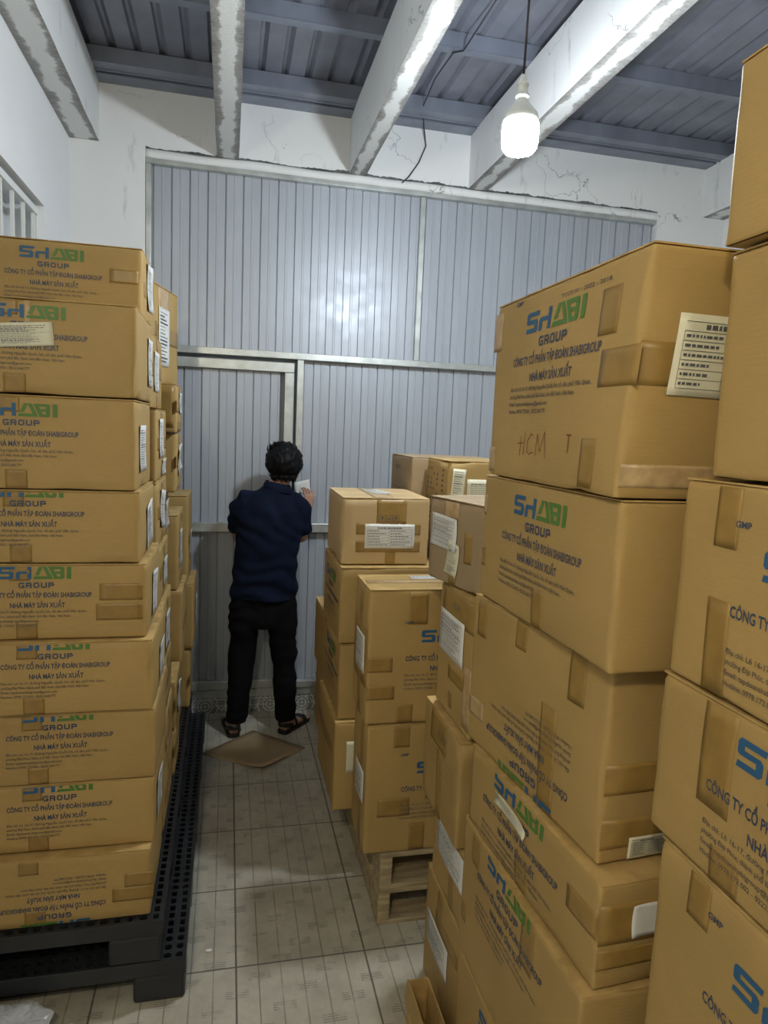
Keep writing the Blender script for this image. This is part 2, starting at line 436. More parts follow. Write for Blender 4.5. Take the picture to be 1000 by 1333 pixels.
# ------------------------------------------------------------------ lamps
def lamp(loc, label, glow):
    x, y, z = loc
    r = tag(empty('hanging_lamp', loc), label, 'lamp')
    bm = bmesh.new(); lathe(bm, [(.001, -.066), (.030, -.064), (.052, -.055), (.062, -.040), (.065, -.02), (.065, .03), (.062, .045)], 28)
    link('diffuser', bm, glow, r, True)
    bm = bmesh.new(); lathe(bm, [(.062, .045), (.063, .055), (.058, .072), (.042, .092), (.026, .108), (.022, .118), (.022, .122)], 28)
    link('housing', bm, 'socket', r, True)
    bm = bmesh.new(); lathe(bm, [(.021, .120), (.021, .128), (.024, .130), (.024, .136), (.019, .138), (.018, .165), (.021, .167), (.020, .176), (.010, .195), (.004, .205)], 20)
    link('socket', bm, 'socket', r, True)
    bm = bmesh.new(); tube(bm, [(0, 0, .2), (0.003, 0, .45), (0, 0, 3.62-z)], .0045, 8); link('cord', bm, 'cable', r, True)
    return r
lamp((.999, 2.424, 2.862), 'lit white bulb lamp hanging on a thin cord between the ceiling beams', 'glow')
lamp((-.50, -.55, 2.85), 'lit bulb lamp on a cord over the near end of the aisle', 'glow2')
bm = bmesh.new()
pts = [(1.10, 3.0, 3.66), (1.06, 3.33, 3.60), (1.02, 3.36, 3.60), (1.03, 3.7, 3.64), (1.05, 4.0, 3.63), (1.10, 4.15, 3.59), (1.13, 4.19, 3.50), (1.09, 4.192, 3.40), (1.03, 4.185, 3.31), (.99, 4.18, 3.27)]
tube(bm, pts, .004, 6)
tag(link('electric_cable', bm, 'cable', smooth=True), 'thin black cable hanging down the white beam above the steel wall', 'cable')

# ------------------------------------------------------------------ printed matter (outlines in a plane, metres)
_txt = {}
def text_geo(s, bold=.02):
    if (s, bold) in _txt: return _txt[(s, bold)]
    cu = bpy.data.curves.new('t', 'FONT'); cu.body = s; cu.size = 1; cu.offset = bold; cu.resolution_u = 2
    o = bpy.data.objects.new('t', cu); COL.objects.link(o)
    dg = bpy.context.evaluated_depsgraph_get(); dg.update()
    me = o.evaluated_get(dg).to_mesh()
    vs = [(v.co.x, v.co.y) for v in me.vertices]; fs = [tuple(p.vertices) for p in me.polygons]
    o.evaluated_get(dg).to_mesh_clear(); bpy.data.objects.remove(o); bpy.data.curves.remove(cu)
    x0 = min(v[0] for v in vs); x1 = max(v[0] for v in vs)
    _txt[(s, bold)] = (vs, fs, x0, x1); return _txt[(s, bold)]
def put_text(out, s, x, y, w, h, mi, bold=.02):
    vs, fs, x0, x1 = text_geo(s, bold)
    k = w/(x1-x0); kh = h/.70
    out.append(([(x+(a-x0)*k, y+b*kh) for a, b in vs], fs, mi))
def poly(out, pts, mi): out.append((list(pts), [tuple(range(len(pts)))], mi))
def rect(out, x0, y0, x1, y1, mi): poly(out, [(x0, y0), (x1, y0), (x1, y1), (x0, y1)], mi)
# ink slots of a carton body: 0 card 1 blue 2 green 3 navy 4 small 5 marker
def logo(out, x, ytop):
    k = .044
    def q(pts, mi): poly(out, [(x+a*k, ytop-k+b*k) for a, b in pts], mi)
    def rr(a, b, c, d, mi): q([(a, b), (c, b), (c, d), (a, d)], mi)
    q([(.12, 1), (1.28, 1), (1.22, .78), (.30, .78), (.30, .62), (.0, .50), (.0, .88)], 1)
    q([(.0, .50), (.30, .62), (1.02, .62), (1.15, .50), (1.15, .12), (.85, .22), (.85, .42), (.1, .42)], 1)
    q([(.85, .22), (1.15, .12), (1.03, 0), (0, 0), (.05, .22)], 1)
    rr(1.32, 0, 1.62, .42, 1); q([(1.32, .42), (2.16, .42), (2.16, .62), (1.45, .62), (1.32, .5)], 1); rr(2.16, 0, 2.46, 1, 1)
    q([(2.72, .32), (3.02, .32), (3.32, 1), (3.02, 1)], 2); q([(3.32, 1), (3.60, 1), (4.05, 0), (3.75, 0), (3.3, .95)], 2)
    q([(2.58, 0), (3.75, 0), (3.66, .22), (2.67, .22)], 2)
    q([(3.70, 1), (4.02, 1), (4.46, 0), (4.14, 0)], 2); q([(4.02, 1), (4.80, 1), (4.90, .9), (4.90, .8), (4.11, .8)], 2)
    q([(4.20, .6), (4.6, .6), (4.6, .42), (4.28, .42)], 2); q([(4.37, .2), (4.90, .2), (4.90, .1), (4.80, 0), (4.46, 0)], 2)
    q([(4.60, .2), (4.90, .2), (4.90, .46), (4.84, .51), (4.90, .56), (4.90, .8), (4.60, .8)], 2)
    rr(5.08, 0, 5.42, 1, 2)
    g = .020; gx = x+.066; gy = ytop-.076; t = .0048; wl = .0195
    def gr(i, a, b, c, d): rect(out, gx+i*.0242+a, gy+b, gx+i*.0242+c, gy+d, 3)
    gr(0, .003, g-t, wl, g); gr(0, 0, t, t, g-.003); gr(0, .003, 0, wl, t); gr(0, wl-t, t, wl, g*.55); gr(0, .010, g*.36, wl-t, g*.55)
    gr(1, 0, g-t, wl-.002, g); gr(1, 0, 0, t, g-t); gr(1, t, g*.35, wl-t, g*.35+t); gr(1, wl-t, g*.40, wl, g-t); gr(1, wl-t-.002, 0, wl-.001, g*.35)
    gr(2, .002, g-t, wl-.002, g); gr(2, 0, .002, t, g-t); gr(2, wl-t, .002, wl, g-t); gr(2, t, 0, wl-t, t)
    gr(3, 0, .002, t, g); gr(3, wl-t, .002, wl, g); gr(3, t, 0, wl-t, t)
    gr(4, 0, g-t, wl-.002, g); gr(4, 0, 0, t, g-t); gr(4, t, g*.35, wl-t, g*.35+t); gr(4, wl-t, g*.40, wl, g-t)
ADDR = ['Địa chỉ: Lô 16-17, đường Nguyễn Quốc Ích, tổ dân phố Văn Quán,', 'phường Đại Phúc, thành phố Bắc Ninh, tỉnh Bắc Ninh, Việt Nam', 'Email: tapdoanshabigroup@gmail.com', 'Hotline: 0978.172.002 - 0222.268.777']
def block(gmp=True):
    o = []; logo(o, 0, 0)
    put_text(o, 'CÔNG TY CỔ PHẦN TẬP ĐOÀN SHABIGROUP', -.055, -.110, .362, .0175, 3, .022)
    put_text(o, 'NHÀ MÁY SẢN XUẤT', .037, -.147, .180, .0175, 3, .022)
    for i, (s, w) in enumerate(zip(ADDR, (.345, .29, .185, .18))): put_text(o, s, -.056, -.166-i*.0165, w, .0085, 4, .012)
    if gmp: put_text(o, 'GMP', -.062, .024, .032, .010, 3, .02)
    return o
BLOCK = block()
def place(geo, cx, ty, flip=False, s=1.0):
    out = []
    for vs, fs, mi in geo:
        if flip: out.append(([(cx-(a-.12)*s, ty-b*s) for a, b in vs], fs, mi))
        else: out.append(([(cx+(a-.12)*s, ty+b*s) for a, b in vs], fs, mi))
    return out
def line_strip(out, pts, w, mi):
    for (a, b), (c, d) in zip(pts, pts[1:]):
        v = Vector((c-a, d-b)); n = Vector((-v.y, v.x)).normalized()*w/2
        poly(out, [(a-n.x, b-n.y), (c-n.x, d-n.y), (c+n.x, d+n.y), (a+n.x, b+n.y)], mi)
def care_icons(out, cx, cy, s, mi):       # framed handling pictograms
    for i in (-1, 0, 1):
        x = cx+i*s*1.05
        h = s*.5
        for a in ((-h, -h, h, -h+.0012), (-h, h-.0012, h, h), (-h, -h, -h+.0012, h), (h-.0012, -h, h, h)): rect(out, x+a[0], cy+a[1], x+a[2], cy+a[3], mi)
        if i == 0:
            rect(out, x-.22*s, cy-.25*s, x+.22*s, cy-.17*s, mi); rect(out, x-.22*s, cy-.25*s, x-.12*s, cy+.2*s, mi); rect(out, x+.12*s, cy-.25*s, x+.22*s, cy+.2*s, mi)
        else:
            rect(out, x-.06*s, cy-.3*s, x+.06*s, cy+.1*s, mi); poly(out, [(x-.25*s, cy+.05*s), (x+.25*s, cy+.05*s), (x, cy+.33*s)], mi)

# ------------------------------------------------------------------ cartons
SIDES = {'front': (Vector((1, 0, 0)), Vector((0, -1, 0))), 'back': (Vector((-1, 0, 0)), Vector((0, 1, 0))),
         'left': (Vector((0, -1, 0)), Vector((-1, 0, 0))), 'right': (Vector((0, 1, 0)), Vector((1, 0, 0))), 'top': (Vector((1, 0, 0)), Vector((0, 0, 1)))}
class Shape:
    def __init__(s, sx, sy, sz, seed, b):
        s.d = Vector((sx, sy, sz)); s.seed = seed; s.b = b
    def dims(s, side):
        if side in ('front', 'back'): return s.d.x, s.d.z, s.d.y/2
        if side in ('left', 'right'): return s.d.y, s.d.z, s.d.x/2
        return s.d.x, s.d.y, s.d.z
    def off(s, side, u, v):
        w, h, _ = s.dims(side)
        if side == 'top': v2 = v/h*2
        else: v2 = (v-h/2)/h*2
        u2 = u/w*2
        e = max(0, 1-u2*u2)*max(0, 1-v2*v2)
        k = {'front': 1, 'back': 2, 'left': 3, 'right': 4, 'top': 5}[side]
        bul = s.b*(.25 if side == 'top' else 1)
        return e**.6*bul*(.6+.8*noise.noise(Vector((s.seed*3.1, k, 2)))) + min(1, e*3)*.0016*noise.noise(Vector((u*7, v*7, s.seed+k*9)))
    def point(s, side, u, v, lift=0):
        """u across, v up from the bottom edge (or from the middle on the top)"""
        U, n = SIDES[side]; w, h, dist = s.dims(side)
        o = s.off(side, u, v)
        if side == 'top': return Vector((u, v, s.d.z+o+lift))
        return U*u + Vector((0, 0, v)) + n*(dist+o+lift)
def body_mesh(S, n=10, r=.006, crush=1.0):
    bm = bmesh.new()
    vmap = {}
    sx, sy, sz = S.d
    def ring(t, L):      # parameter spacing with lines close to the edges
        return t
    ts = [0, .012, .03]+[.03+.94*i/n for i in range(1, n)]+[.97, .988, 1]
    def P(side, a, b):
        w, h, dist = S.dims(side)
        u = (a-.5)*w
        v = b*h if side != 'top' else (b-.5)*h
        p = S.point(side, u, v)
        return p
    def add(side, flip=False):
        grid = []
        for a in ts:
            row = []
            for b in ts:
                p = P(side, a, b)
                hx, hy = sx/2-r, sy/2-r
                q = Vector((max(-hx, min(hx, p.x)), max(-hy, min(hy, p.y)), max(r, min(sz-r, p.z))))
                edgecount = (abs(p.x) > hx-1e-6)+(abs(p.y) > hy-1e-6)+(p.z > sz-r or p.z < r)
                if edgecount >= 2:
                    d = p-q; mx = max(abs(d.x), abs(d.y), abs(d.z))
                    if d.length > 1e-9:
                        p = q + d.normalized()*min(d.length, r*1.0 if mx <= r*1.01 else mx)
                    # crushed corners
                    c = noise.noise(Vector((p.x*9+S.seed, p.y*9, p.z*9)))
                    p = p + (Vector((0, 0, sz/2))-p).normalized()*max(0, c)*.008*crush
                key = (round(p.x, 5), round(p.y, 5), round(p.z, 5))
                if key not in vmap: vmap[key] = bm.verts.new(p)
                row.append(vmap[key])
            grid.append(row)
        for i in range(len(ts)-1):
            for j in range(len(ts)-1):
                vs = [grid[i][j], grid[i+1][j], grid[i+1][j+1], grid[i][j+1]]
                vs2 = []
                for v in vs:
                    if v not in vs2: vs2.append(v)
                if len(vs2) >= 3:
                    try: f = bm.faces.new(vs2); f.smooth = True
                    except ValueError: pass
    for sd in ('front', 'back', 'left', 'right', 'top'): add(sd)
    # bottom
    a = sx/2-.004; b = sy/2-.004
    bm.faces.new([bm.verts.new(c) for c in ((-a, -b, .001), (-a, b, .001), (a, b, .001), (a, -b, .001))])
    bmesh.ops.recalc_face_normals(bm, faces=bm.faces)
    return bm
def add_ink(bm, S, side, geo, lift=.0011):
    w, h, _ = S.dims(side)
    lo, hi = (.004, h-.004) if side != 'top' else (-h/2, h/2)
    for vs, fs, mi in geo:
        ys = [b for a, b in vs]; xs = [a for a, b in vs]
        if max(ys) < lo or min(ys) > hi: continue
        tmp = bmesh.new(); tv = [tmp.verts.new((a, b, 0)) for a, b in vs]
        for f in fs:
            try: tmp.faces.new([tv[i] for i in f])
            except ValueError: pass
        def cut(co, no):
            bmesh.ops.bisect_plane(tmp, geom=list(tmp.verts)+list(tmp.edges)+list(tmp.faces), plane_co=co, plane_no=no, clear_outer=True)
        if min(ys) < lo: cut((0, lo, 0), (0, -1, 0))
        if max(ys) > hi: cut((0, hi, 0), (0, 1, 0))
        if min(xs) < -w/2+.004: cut((-w/2+.004, 0, 0), (-1, 0, 0))
        if max(xs) > w/2-.004: cut((w/2-.004, 0, 0), (1, 0, 0))
        idx = {v: bm.verts.new(S.point(side, v.co.x, v.co.y, lift)) for v in tmp.verts}
        U, n = SIDES[side]
        for f in tmp.faces:
            nf = bm.faces.new([idx[v] for v in f.verts]); nf.material_index = mi
            nf.normal_update()
            if nf.normal.dot(n) < 0: nf.normal_flip()
        tmp.free()
def patch(S, side, u0, u1, v0, v1, lift, rot=0, thick=.0004, nu=6, nv=6, curl=0, wav=0):
    bm = bmesh.new(); cx, cy = (u0+u1)/2, (v0+v1)/2; g = []
    U, n = SIDES[side]
    for i in range(nu+1):
        row = []
        for j in range(nv+1):
            a = (i/nu-.5)*(u1-u0); b = (j/nv-.5)*(v1-v0)
            A = cx+a*math.cos(rot)-b*math.sin(rot); B = cy+a*math.sin(rot)+b*math.cos(rot)
            l = lift+curl*max(0, (abs(i/nu-.5)*2)**3*(abs(j/nv-.5)*2)**2)+ wav*abs(noise.noise(Vector((A*20, B*20, S.seed))))
            row.append(bm.verts.new(S.point(side, A, B, l)))
        g.append(row)
    for i in range(nu):
        for j in range(nv):
            f = bm.faces.new((g[i][j], g[i+1][j], g[i+1][j+1], g[i][j+1])); f.smooth = True
            f.normal_update()
            if f.normal.dot(n) < 0: f.normal_flip()
    r = bmesh.ops.extrude_face_region(bm, geom=list(bm.faces))
    for v in [x for x in r['geom'] if isinstance(x, bmesh.types.BMVert)]: v.co += n*thick
    bmesh.ops.recalc_face_normals(bm, faces=bm.faces)
    return bm
def label_print(S, side, u0, u1, v0, v1, rot, lift, style, rng):
    """rows of tiny print and rules on a paper label"""
    out = []; w = u1-u0; h = v1-v0
    m = .07*min(w, h)+.003
    if style == 'table':
        rows = 7; t = .0008
        for i in range(rows+1):
            y = -h/2+m+(h-2*m)*i/rows; rect(out, -w/2+m, y-t/2, w/2-m, y+t/2, 0)
        for x in (-w/2+m, -w*.02, w/2-m): rect(out, x-t/2, -h/2+m, x+t/2, h/2-m-(h-2*m)/rows, 0)
        for i in range(rows):
            y = -h/2+m+(h-2*m)*(i+.5)/rows; hh = (h-2*m)/rows*.16*(1.7 if i == rows-1 else 1)
            segs = ((-w/2+m+.004, -w*.04), (w*.01, w/2-m-.004)) if i < rows-1 else ((-w*.25, w*.25),)
            for a, b in segs:
                x = a; end = a+(b-a)*rng.uniform(.5, 1)
                while x < end:
                    l = rng.uniform(.03, .09)*w*.6; rect(out, x, y-hh*.8, min(x+l, end), y+hh, 0); x += l+.012*w
    else:
        rows = int(15+5*rng.random())
        for i in range(rows):
            y = -h/2+m+(h-2*m)*(i+.5)/rows; hh = (h-2*m)/rows*rng.choice((.10, .14, .24))
            x = -w/2+m; end = -w/2+m+(w-2*m)*rng.uniform(.5, 1)
            while x < end:
                l = rng.uniform(.02, .09)*w; rect(out, x, y-hh, min(x+l, end), y+hh, 0); x += l+.016*w
    cx, cy = (u0+u1)/2, (v0+v1)/2
    return [([(cx+a*math.cos(rot)-b*math.sin(rot), cy+a*math.sin(rot)+b*math.cos(rot)) for a, b in vs], fs, 1) for vs, fs, mi in out]
def carton(label, x0, x1, y0, y1, z0, z1, rz=0, pivot=None, prints=(), tapes=(), labels=(), group=None, bulge=.006, seed=None,
           flaps='x', mat='card', raw=(), crush=1.0, gap=.002, lean=0):
    """a closed shipping carton. prints: (side, centre u, logo top v measured from the top, flip[, scale]);
    tapes: (side, u0, u1, v0, v1[, kind]); labels: (side, u0, u1, v0, v1, rot, style, kind)"""
    global CN
    CN += 1
    seed = CN if seed is None else seed; rng = random.Random(seed)
    sx, sy, sz = x1-x0, y1-y0, z1-z0-gap
    cx, cy = (x0+x1)/2, (y0+y1)/2
    if rz and pivot:      # turn about one upright edge given as (x, y)
        v = Matrix.Rotation(math.radians(rz), 3, 'Z') @ Vector((cx-pivot[0], cy-pivot[1], 0)); cx, cy = pivot[0]+v.x, pivot[1]+v.y
    root = tag(empty('shipping_carton', (cx, cy, z0), math.radians(rz)), label, 'cardboard box', group)
    fl = .0035
    S = Shape(sx, sy, sz-fl, seed, bulge)
    bm = body_mesh(S, crush=crush)
    for pr in prints:
        side, cu, tv, flip = pr[:4]; sc = pr[4] if len(pr) > 4 else 1
        add_ink(bm, S, side, place(BLOCK, cu, (S.d.z+tv if not flip else -tv), flip, sc))
    for side, geo in raw: add_ink(bm, S, side, geo)
    link('body', bm, [mat, 'blue', 'green', 'navyink', 'grayink', 'marker'], root)
    # two outer top flaps meeting in the middle
    for s in (-1, 1):
        fb = bmesh.new(); n = 12
        g = []
        for i in range(n+1):
            row = []
            for j in range(4):
                if flaps == 'x':
                    a = -sx/2+.001+(sx-.002)*i/n; b = s*(.0012+(sy/2-.0022)*j/3)
                else:
                    b = -sy/2+.001+(sy-.002)*i/n; a = s*(.0012+(sx/2-.0022)*j/3)
                wob = .0012*noise.noise(Vector((a*14, b*14, seed+s)))
                if j == 3: 
                    if flaps == 'x': b += .0016*noise.noise(Vector((a*18, seed, s*4)))
                    else: a += .0016*noise.noise(Vector((b*18, seed, s*4)))
                row.append(fb.verts.new((a, b, S.d.z+.0002+S.off('top', a, b)+wob*.5)))
            g.append(row)
        for i in range(n):
            for j in range(3):
                f = fb.faces.new((g[i][j], g[i+1][j], g[i+1][j+1], g[i][j+1])); f.smooth = False
        r = bmesh.ops.extrude_face_region(fb, geom=list(fb.faces))
        for v in [x for x in r['geom'] if isinstance(x, bmesh.types.BMVert)]: v.co.z += fl-.0008
        bmesh.ops.recalc_face_normals(fb, faces=fb.faces)
        link('top_flap', fb, mat, root)
    for tp in tapes:
        side, u0, u1, v0, v1 = tp[:5]; kind = tp[5] if len(tp) > 5 else 'tape'
        w, h, _ = S.dims(side)
        if side != 'top': v1 = min(v1, h-.004); v0 = max(v0, .004)
        lift = .0007 if side != 'top' else fl+.0012
        link('packing_tape', patch(S, side, u0, u1, v0, v1, lift, 0, .00015), kind, root)
    for lb in labels:
        side, u0, u1, v0, v1, rot, style, kind = lb[:8]; curl = lb[8] if len(lb) > 8 else 0
        rot = math.radians(rot); lift = .0026 if side != 'top' else fl+.002
        bm = patch(S, side, u0, u1, v0, v1, lift, rot, .0003, 8, 8, curl, .0008)
        S2 = S
        if style: add_ink(bm, S, side, label_print(S, side, u0, u1, v0, v1, rot, lift, style, rng), lift+.0016)
        link('shipping_label', bm, [kind, 'print'], root)
    if lean:      # the carton sags so that its top sticks out over its base
        for ch in root.children:
            for v in ch.data.vertices: v.co.y -= lean*(v.co.z/sz)*(.5-v.co.y/sy)
    return root
CN = 0

# ---- black plastic pallets under the left stacks
def plastic_pallet(x0, x1, y0, y1, z0, label):
    H = .14; cx, cy = (x0+x1)/2, (y0+y1)/2; w, d = x1-x0, y1-y0
    r = tag(empty('plastic_pallet', (cx, cy, z0)), label, 'pallet', 'black plastic pallets under the left stacks')
    bm = bmesh.new(); nx = round(w/.0375); ny = round(d/.036); ax_, ay_ = w/nx, d/ny; t = .012
    V = {}
    def gv(x, y, z):
        k = (round(x, 5), round(y, 5), round(z, 5))
        if k not in V: V[k] = bm.verts.new((x, y, z))
        return V[k]
    for i in range(nx):
        for j in range(ny):
            a, b = -w/2+i*ax_, -d/2+j*ay_; mx, my = a+ax_/2, b+ay_/2
            edge = (i in (0, 1, nx-2, nx-1) and (j % 26 < 3)) or j < 3 or j > ny-4
            rib = (i % 6 == 3) 
            big = (j < 3 or j > ny-4 or (j % 9 in (0, 1, 2))) and i % 3 != 2
            hx, hy = (.36*ax_, .34*ay_) if big else (.24*ax_, .34*ay_)
            if rib: hx *= .6
            out = [(a, b), (mx, b), (a+ax_, b), (a+ax_, my), (a+ax_, b+ay_), (mx, b+ay_), (a, b+ay_), (a, my)]
            if big: inn = [(mx+hx*math.cos(q), my+hy*math.sin(q)) for q in [math.radians(225+45*k) for k in range(8)]]
            else: inn = [(mx-hx, my-hy), (mx, my-hy), (mx+hx, my-hy), (mx+hx, my), (mx+hx, my+hy), (mx, my+hy), (mx-hx, my+hy), (mx-hx, my)]
            O = [gv(p[0], p[1], H) for p in out]; I = [bm.verts.new((p[0], p[1], H)) for p in inn]; J = [bm.verts.new((p[0], p[1], H-t)) for p in inn]
            for k in range(8):
                m = (k+1) % 8
                bm.faces.new((O[k], O[m], I[m], I[k])); bm.faces.new((I[k], I[m], J[m], J[k]))
    link('deck', bm, 'blackp', r)
    bm = bmesh.new(); s = .012
    for a in ((-w/2, w/2, -d/2, -d/2+s), (-w/2, w/2, d/2-s, d/2), (-w/2, -w/2+s, -d/2+s, d/2-s), (w/2-s, w/2, -d/2+s, d/2-s)): box(bm, *a, H-.052, H-.0004, bev=.003)
    for k in range(1, 24): box(bm, -w/2+s, w/2-s, -d/2+d*k/24-.003, -d/2+d*k/24+.003, H-.05, H-t)
    link('deck_skirt', bm, 'blackp', r)
    for i in (-1, 0, 1):
        for j in (-1, 0, 1):
            if i == 0 and j != 0: continue
            lx, ly = .155, .13
            ox = i*(w/2-lx/2-.002); oy = j*(d/2-ly/2-.002)
            b2 = newbox(ox-lx/2, ox+lx/2, oy-ly/2, oy+ly/2, 0, H-.052, bev=.010)
            link('leg', b2, 'blackp', r)
    return r
plastic_pallet(-.855, -.108, 2.026, 2.962, 0, 'front black plastic pallet on the floor, its holed deck beside the left stack')
plastic_pallet(-.855, -.108, 2.972, 3.90, 0, 'rear black plastic pallet on the floor, reaching toward the steel wall')
plastic_pallet(-.855, -.178, 2.022, 2.948, .14, 'black plastic pallet stacked on the front one, directly under the nearest left cartons')
plastic_pallet(-.855, -.182, 2.958, 3.89, .14, 'black plastic pallet stacked on the rear one, under the far left cartons')
# ---- wooden pallets under the right rear stacks
def wood_pallet(x0, x1, y0, y1, z0, label):
    w, d, H = x1-x0, y1-y0, .14
    r = tag(empty('wooden_pallet', ((x0+x1)/2, (y0+y1)/2, z0)), label, 'pallet', 'wooden pallets under the right rear stacks')
    rng = random.Random(int(z0*100)+int(y0*10))
    for i in range(7):
        y = -d/2+(d-.095)*i/6; j = rng.uniform(-.006, .006)
        link('deck_board', newbox(-w/2+j, w/2+j, y, y+.095, H-.018, H, bev=.002), 'wood', r)
    for y in (-d/2, -.05, d/2-.10):
        j = rng.uniform(-.004, .004); link('base_board', newbox(-w/2+j, w/2+j, y, y+.10, 0, .016, bev=.002), 'wood', r)
    for x in (-w/2+.002, -.022, w/2-.047): link('stringer', newbox(x, x+.045, -d/2+.004, d/2-.004, .0165, H-.0185, bev=.003), 'wood', r)
wood_pallet(.553, 1.52, 2.235, 3.18, 0, 'worn wooden pallet on the floor under the near right rear cartons')
wood_pallet(.556, 1.52, 2.235, 3.18, .14, 'worn wooden pallet stacked on another, directly under the lower tall carton')
wood_pallet(.553, 1.52, 3.20, 4.12, 0, 'wooden pallet on the floor behind the near one, hidden by cartons')
wood_pallet(.553, 1.52, 3.20, 4.12, .14, 'upper wooden pallet behind the near pair, under the farthest right cartons')

# ---- left stack, nearest column (printed faces toward the viewer)
GL = 'cartons stacked on the black pallets at the left'
vt = lambda h: [('front', -.045, .012, 0, .055), ('front', -.06, -.005, h-.05, h)]
def Lbox(label, xr, z0, z1, tv, flip=False, tapes=(), labels=(), y0=2.085, rz=0, w=.62, sh=0, **k):
    x0 = max(xr-w, -.857)
    c = (x0+xr)/2; cu = (xr-.302+sh)-c
    carton(label, x0, xr, y0, y0+.38, z0, z1, rz, (xr, y0) if rz else None, prints=[('front', cu, tv, flip, .81)], tapes=list(vt(z1-z0))+list(tapes),
           labels=list(labels), group=GL, **k)
sl = lambda v0, v1, u=0, k='paper', r=0: ('right', u-.07, u+.07, v0, v1, r, 'text', k, .003)
Lbox('bottom carton of the nearest left stack, print upside down, yellow slip at its left', -.216, .28, .50, .022, True,
     [('front', .235, .318, .10, .145), ('front', .20, .318, .055, .10), ('right', -.19, -.1, .05, .1)], [('front', -.32, -.175, .045, .095, 2, None, 'papery')], y0=2.052, sh=.032)
Lbox('second carton from the bottom of the nearest left stack', -.210, .50, .715, .014, labels=[sl(.03, .16, -.05)], sh=.032)
Lbox('third carton from the bottom of the nearest left stack', -.206, .715, .935, .016, y0=2.08, sh=.032)
Lbox('fourth carton from the bottom of the nearest left stack', -.212, .935, 1.155, .016, labels=[sl(.04, .15, .02)], y0=2.07, sh=.032)
Lbox('fifth carton from the bottom of the nearest left stack, two tape pieces at its right', -.232, 1.155, 1.38, -.004, False,
     [('front', .18, .30, .115, .165), ('front', .17, .30, .055, .105)], [sl(.03, .17, -.02, r=-6)], y0=2.09)
Lbox('sixth carton from the bottom of the nearest left stack', -.250, 1.38, 1.593, .018, False, (), [sl(.02, .16, 0, r=8)], y0=2.09)
Lbox('nearest left stack carton directly under the one with the slanting pale slip', -.262, 1.593, 1.857, -.020, labels=[sl(.05, .19, -.05)], y0=2.085)
Lbox('top carton of the nearest left stack with a tilted yellowish slip over its green letters', -.257, 1.857, 2.118, -.016, False,
     [('front', .012, .026, .12, .258, 'cleartape')], [('front', -.055, .085, .128, .192, 5, 'text', 'papery'), sl(.05, .2, .1)], y0=2.08, rz=0, crush=1.6, sh=.022)
# second column
def Sbox(label, xr, z0, z1, y0=2.49, prints=(), labels=(), w=.56, d=.38, rz=0, tapes=(), group=GL, **k):
    x0 = max(xr-w, -.857)
    carton(label, x0, xr, y0, y0+d, z0, z1, rz, (xr, y0) if rz else None, prints=prints, labels=labels,
           tapes=list(tapes)+[('right', -.03, .03, 0, .05), ('right', -.03, .03, z1-z0-.05, z1-z0), ('right', -.16, .16, (z1-z0)*.42, (z1-z0)*.42+.05)], group=group, **k)
Sbox('topmost left printed carton, below the window, in the second row', -.288, 2.105, 2.365, 2.48, [('front', .006, -.022, False, .81)],
     [('right', -.10, .06, .08, .24, 4, 'text', 'paper', .006)], w=.565, tapes=[('front', .18, .27, .14, .185)])
Sbox('plain carton end in the second left row, right under the topmost carton', -.262, 1.842, 2.102, labels=[sl(.06, .2, -.05)])
Sbox('plain carton in the second left row, two below the topmost one', -.245, 1.586, 1.84, labels=[sl(.08, .22, -.05), sl(.01, .07, .06)])
Sbox('second row carton with a long wrinkled label, level with the sixth near one', -.243, 1.345, 1.584, labels=[('right', -.10, .05, .06, .2, -8, 'text', 'paper', .006)])
Sbox('second row carton with a gap in its dented side, level with the fifth near one', -.235, 1.14, 1.343, labels=[sl(.04, .14, .02)], crush=2)
Sbox('second row carton with torn top flap and tape, level with the fourth near one', -.222, .91, 1.138, labels=[sl(.03, .17, -.03)], crush=2)
Sbox('second row carton covered in clear tape, level with the third near one', -.220, .70, .908, tapes=[('right', -.14, .0, .02, .18, 'cleartape')])
Sbox('second row carton with a loose lower flap, level with the second near one', -.215, .49, .698, tapes=[('right', -.1, .1, .02, .1, 'cleartape')])
Sbox('lowest carton of the second left row, resting on the upper black pallet', -.216, .28, .488)
# third column
carton('tall turned carton with a large white portrait label, high on the left', -.82, -.318, 2.95, 3.33, 1.955, 2.362, -13, (-.318, 2.95),
       tapes=[('right', -.19, .19, .17, .24), ('right', -.19, -.1, .19, .25), ('right', -.08, .06, .30, .40, 'cleartape')],
       labels=[('right', -.085, .055, .075, .315, 0, 'text', 'paper')], group=GL, crush=1.8)
Sbox('taped carton directly under the tall turned one in the third left row', -.212, 1.752, 1.953, 2.97, d=.3, tapes=[('front', .18, .27, .02, .19), ('right', -.1, .1, .01, .05)], labels=[sl(.08, .17, .02)])
Sbox('third left row carton with a loose white sheet, second below the tall turned one', -.214, 1.50, 1.75, 2.99, d=.3, labels=[('right', -.09, .05, .07, .19, 14, 'text', 'paper', .010)])
Sbox('third row carton with a folded label, above the one with the bright top', -.262, 1.25, 1.498, 2.92, d=.29, labels=[('right', -.07, .06, .08, .21, 10, 'text', 'paper', .008)])
Sbox('third row carton just below the one with the folded label', -.262, .99, 1.248, 2.92, d=.27)
Sbox('third left row carton, third up from the upper pallet', -.262, .702, .988, 2.92, d=.27)
Sbox('third left row carton with a silvery torn label, second up from the pallet', -.205, .49, .70, 2.91, d=.27, labels=[('right', -.09, .06, .04, .17, -10, 'text', 'paper', .008)], crush=2)
Sbox('lowest carton of the third left row, on the upper black pallet', -.208, .28, .488, 2.91, d=.27)
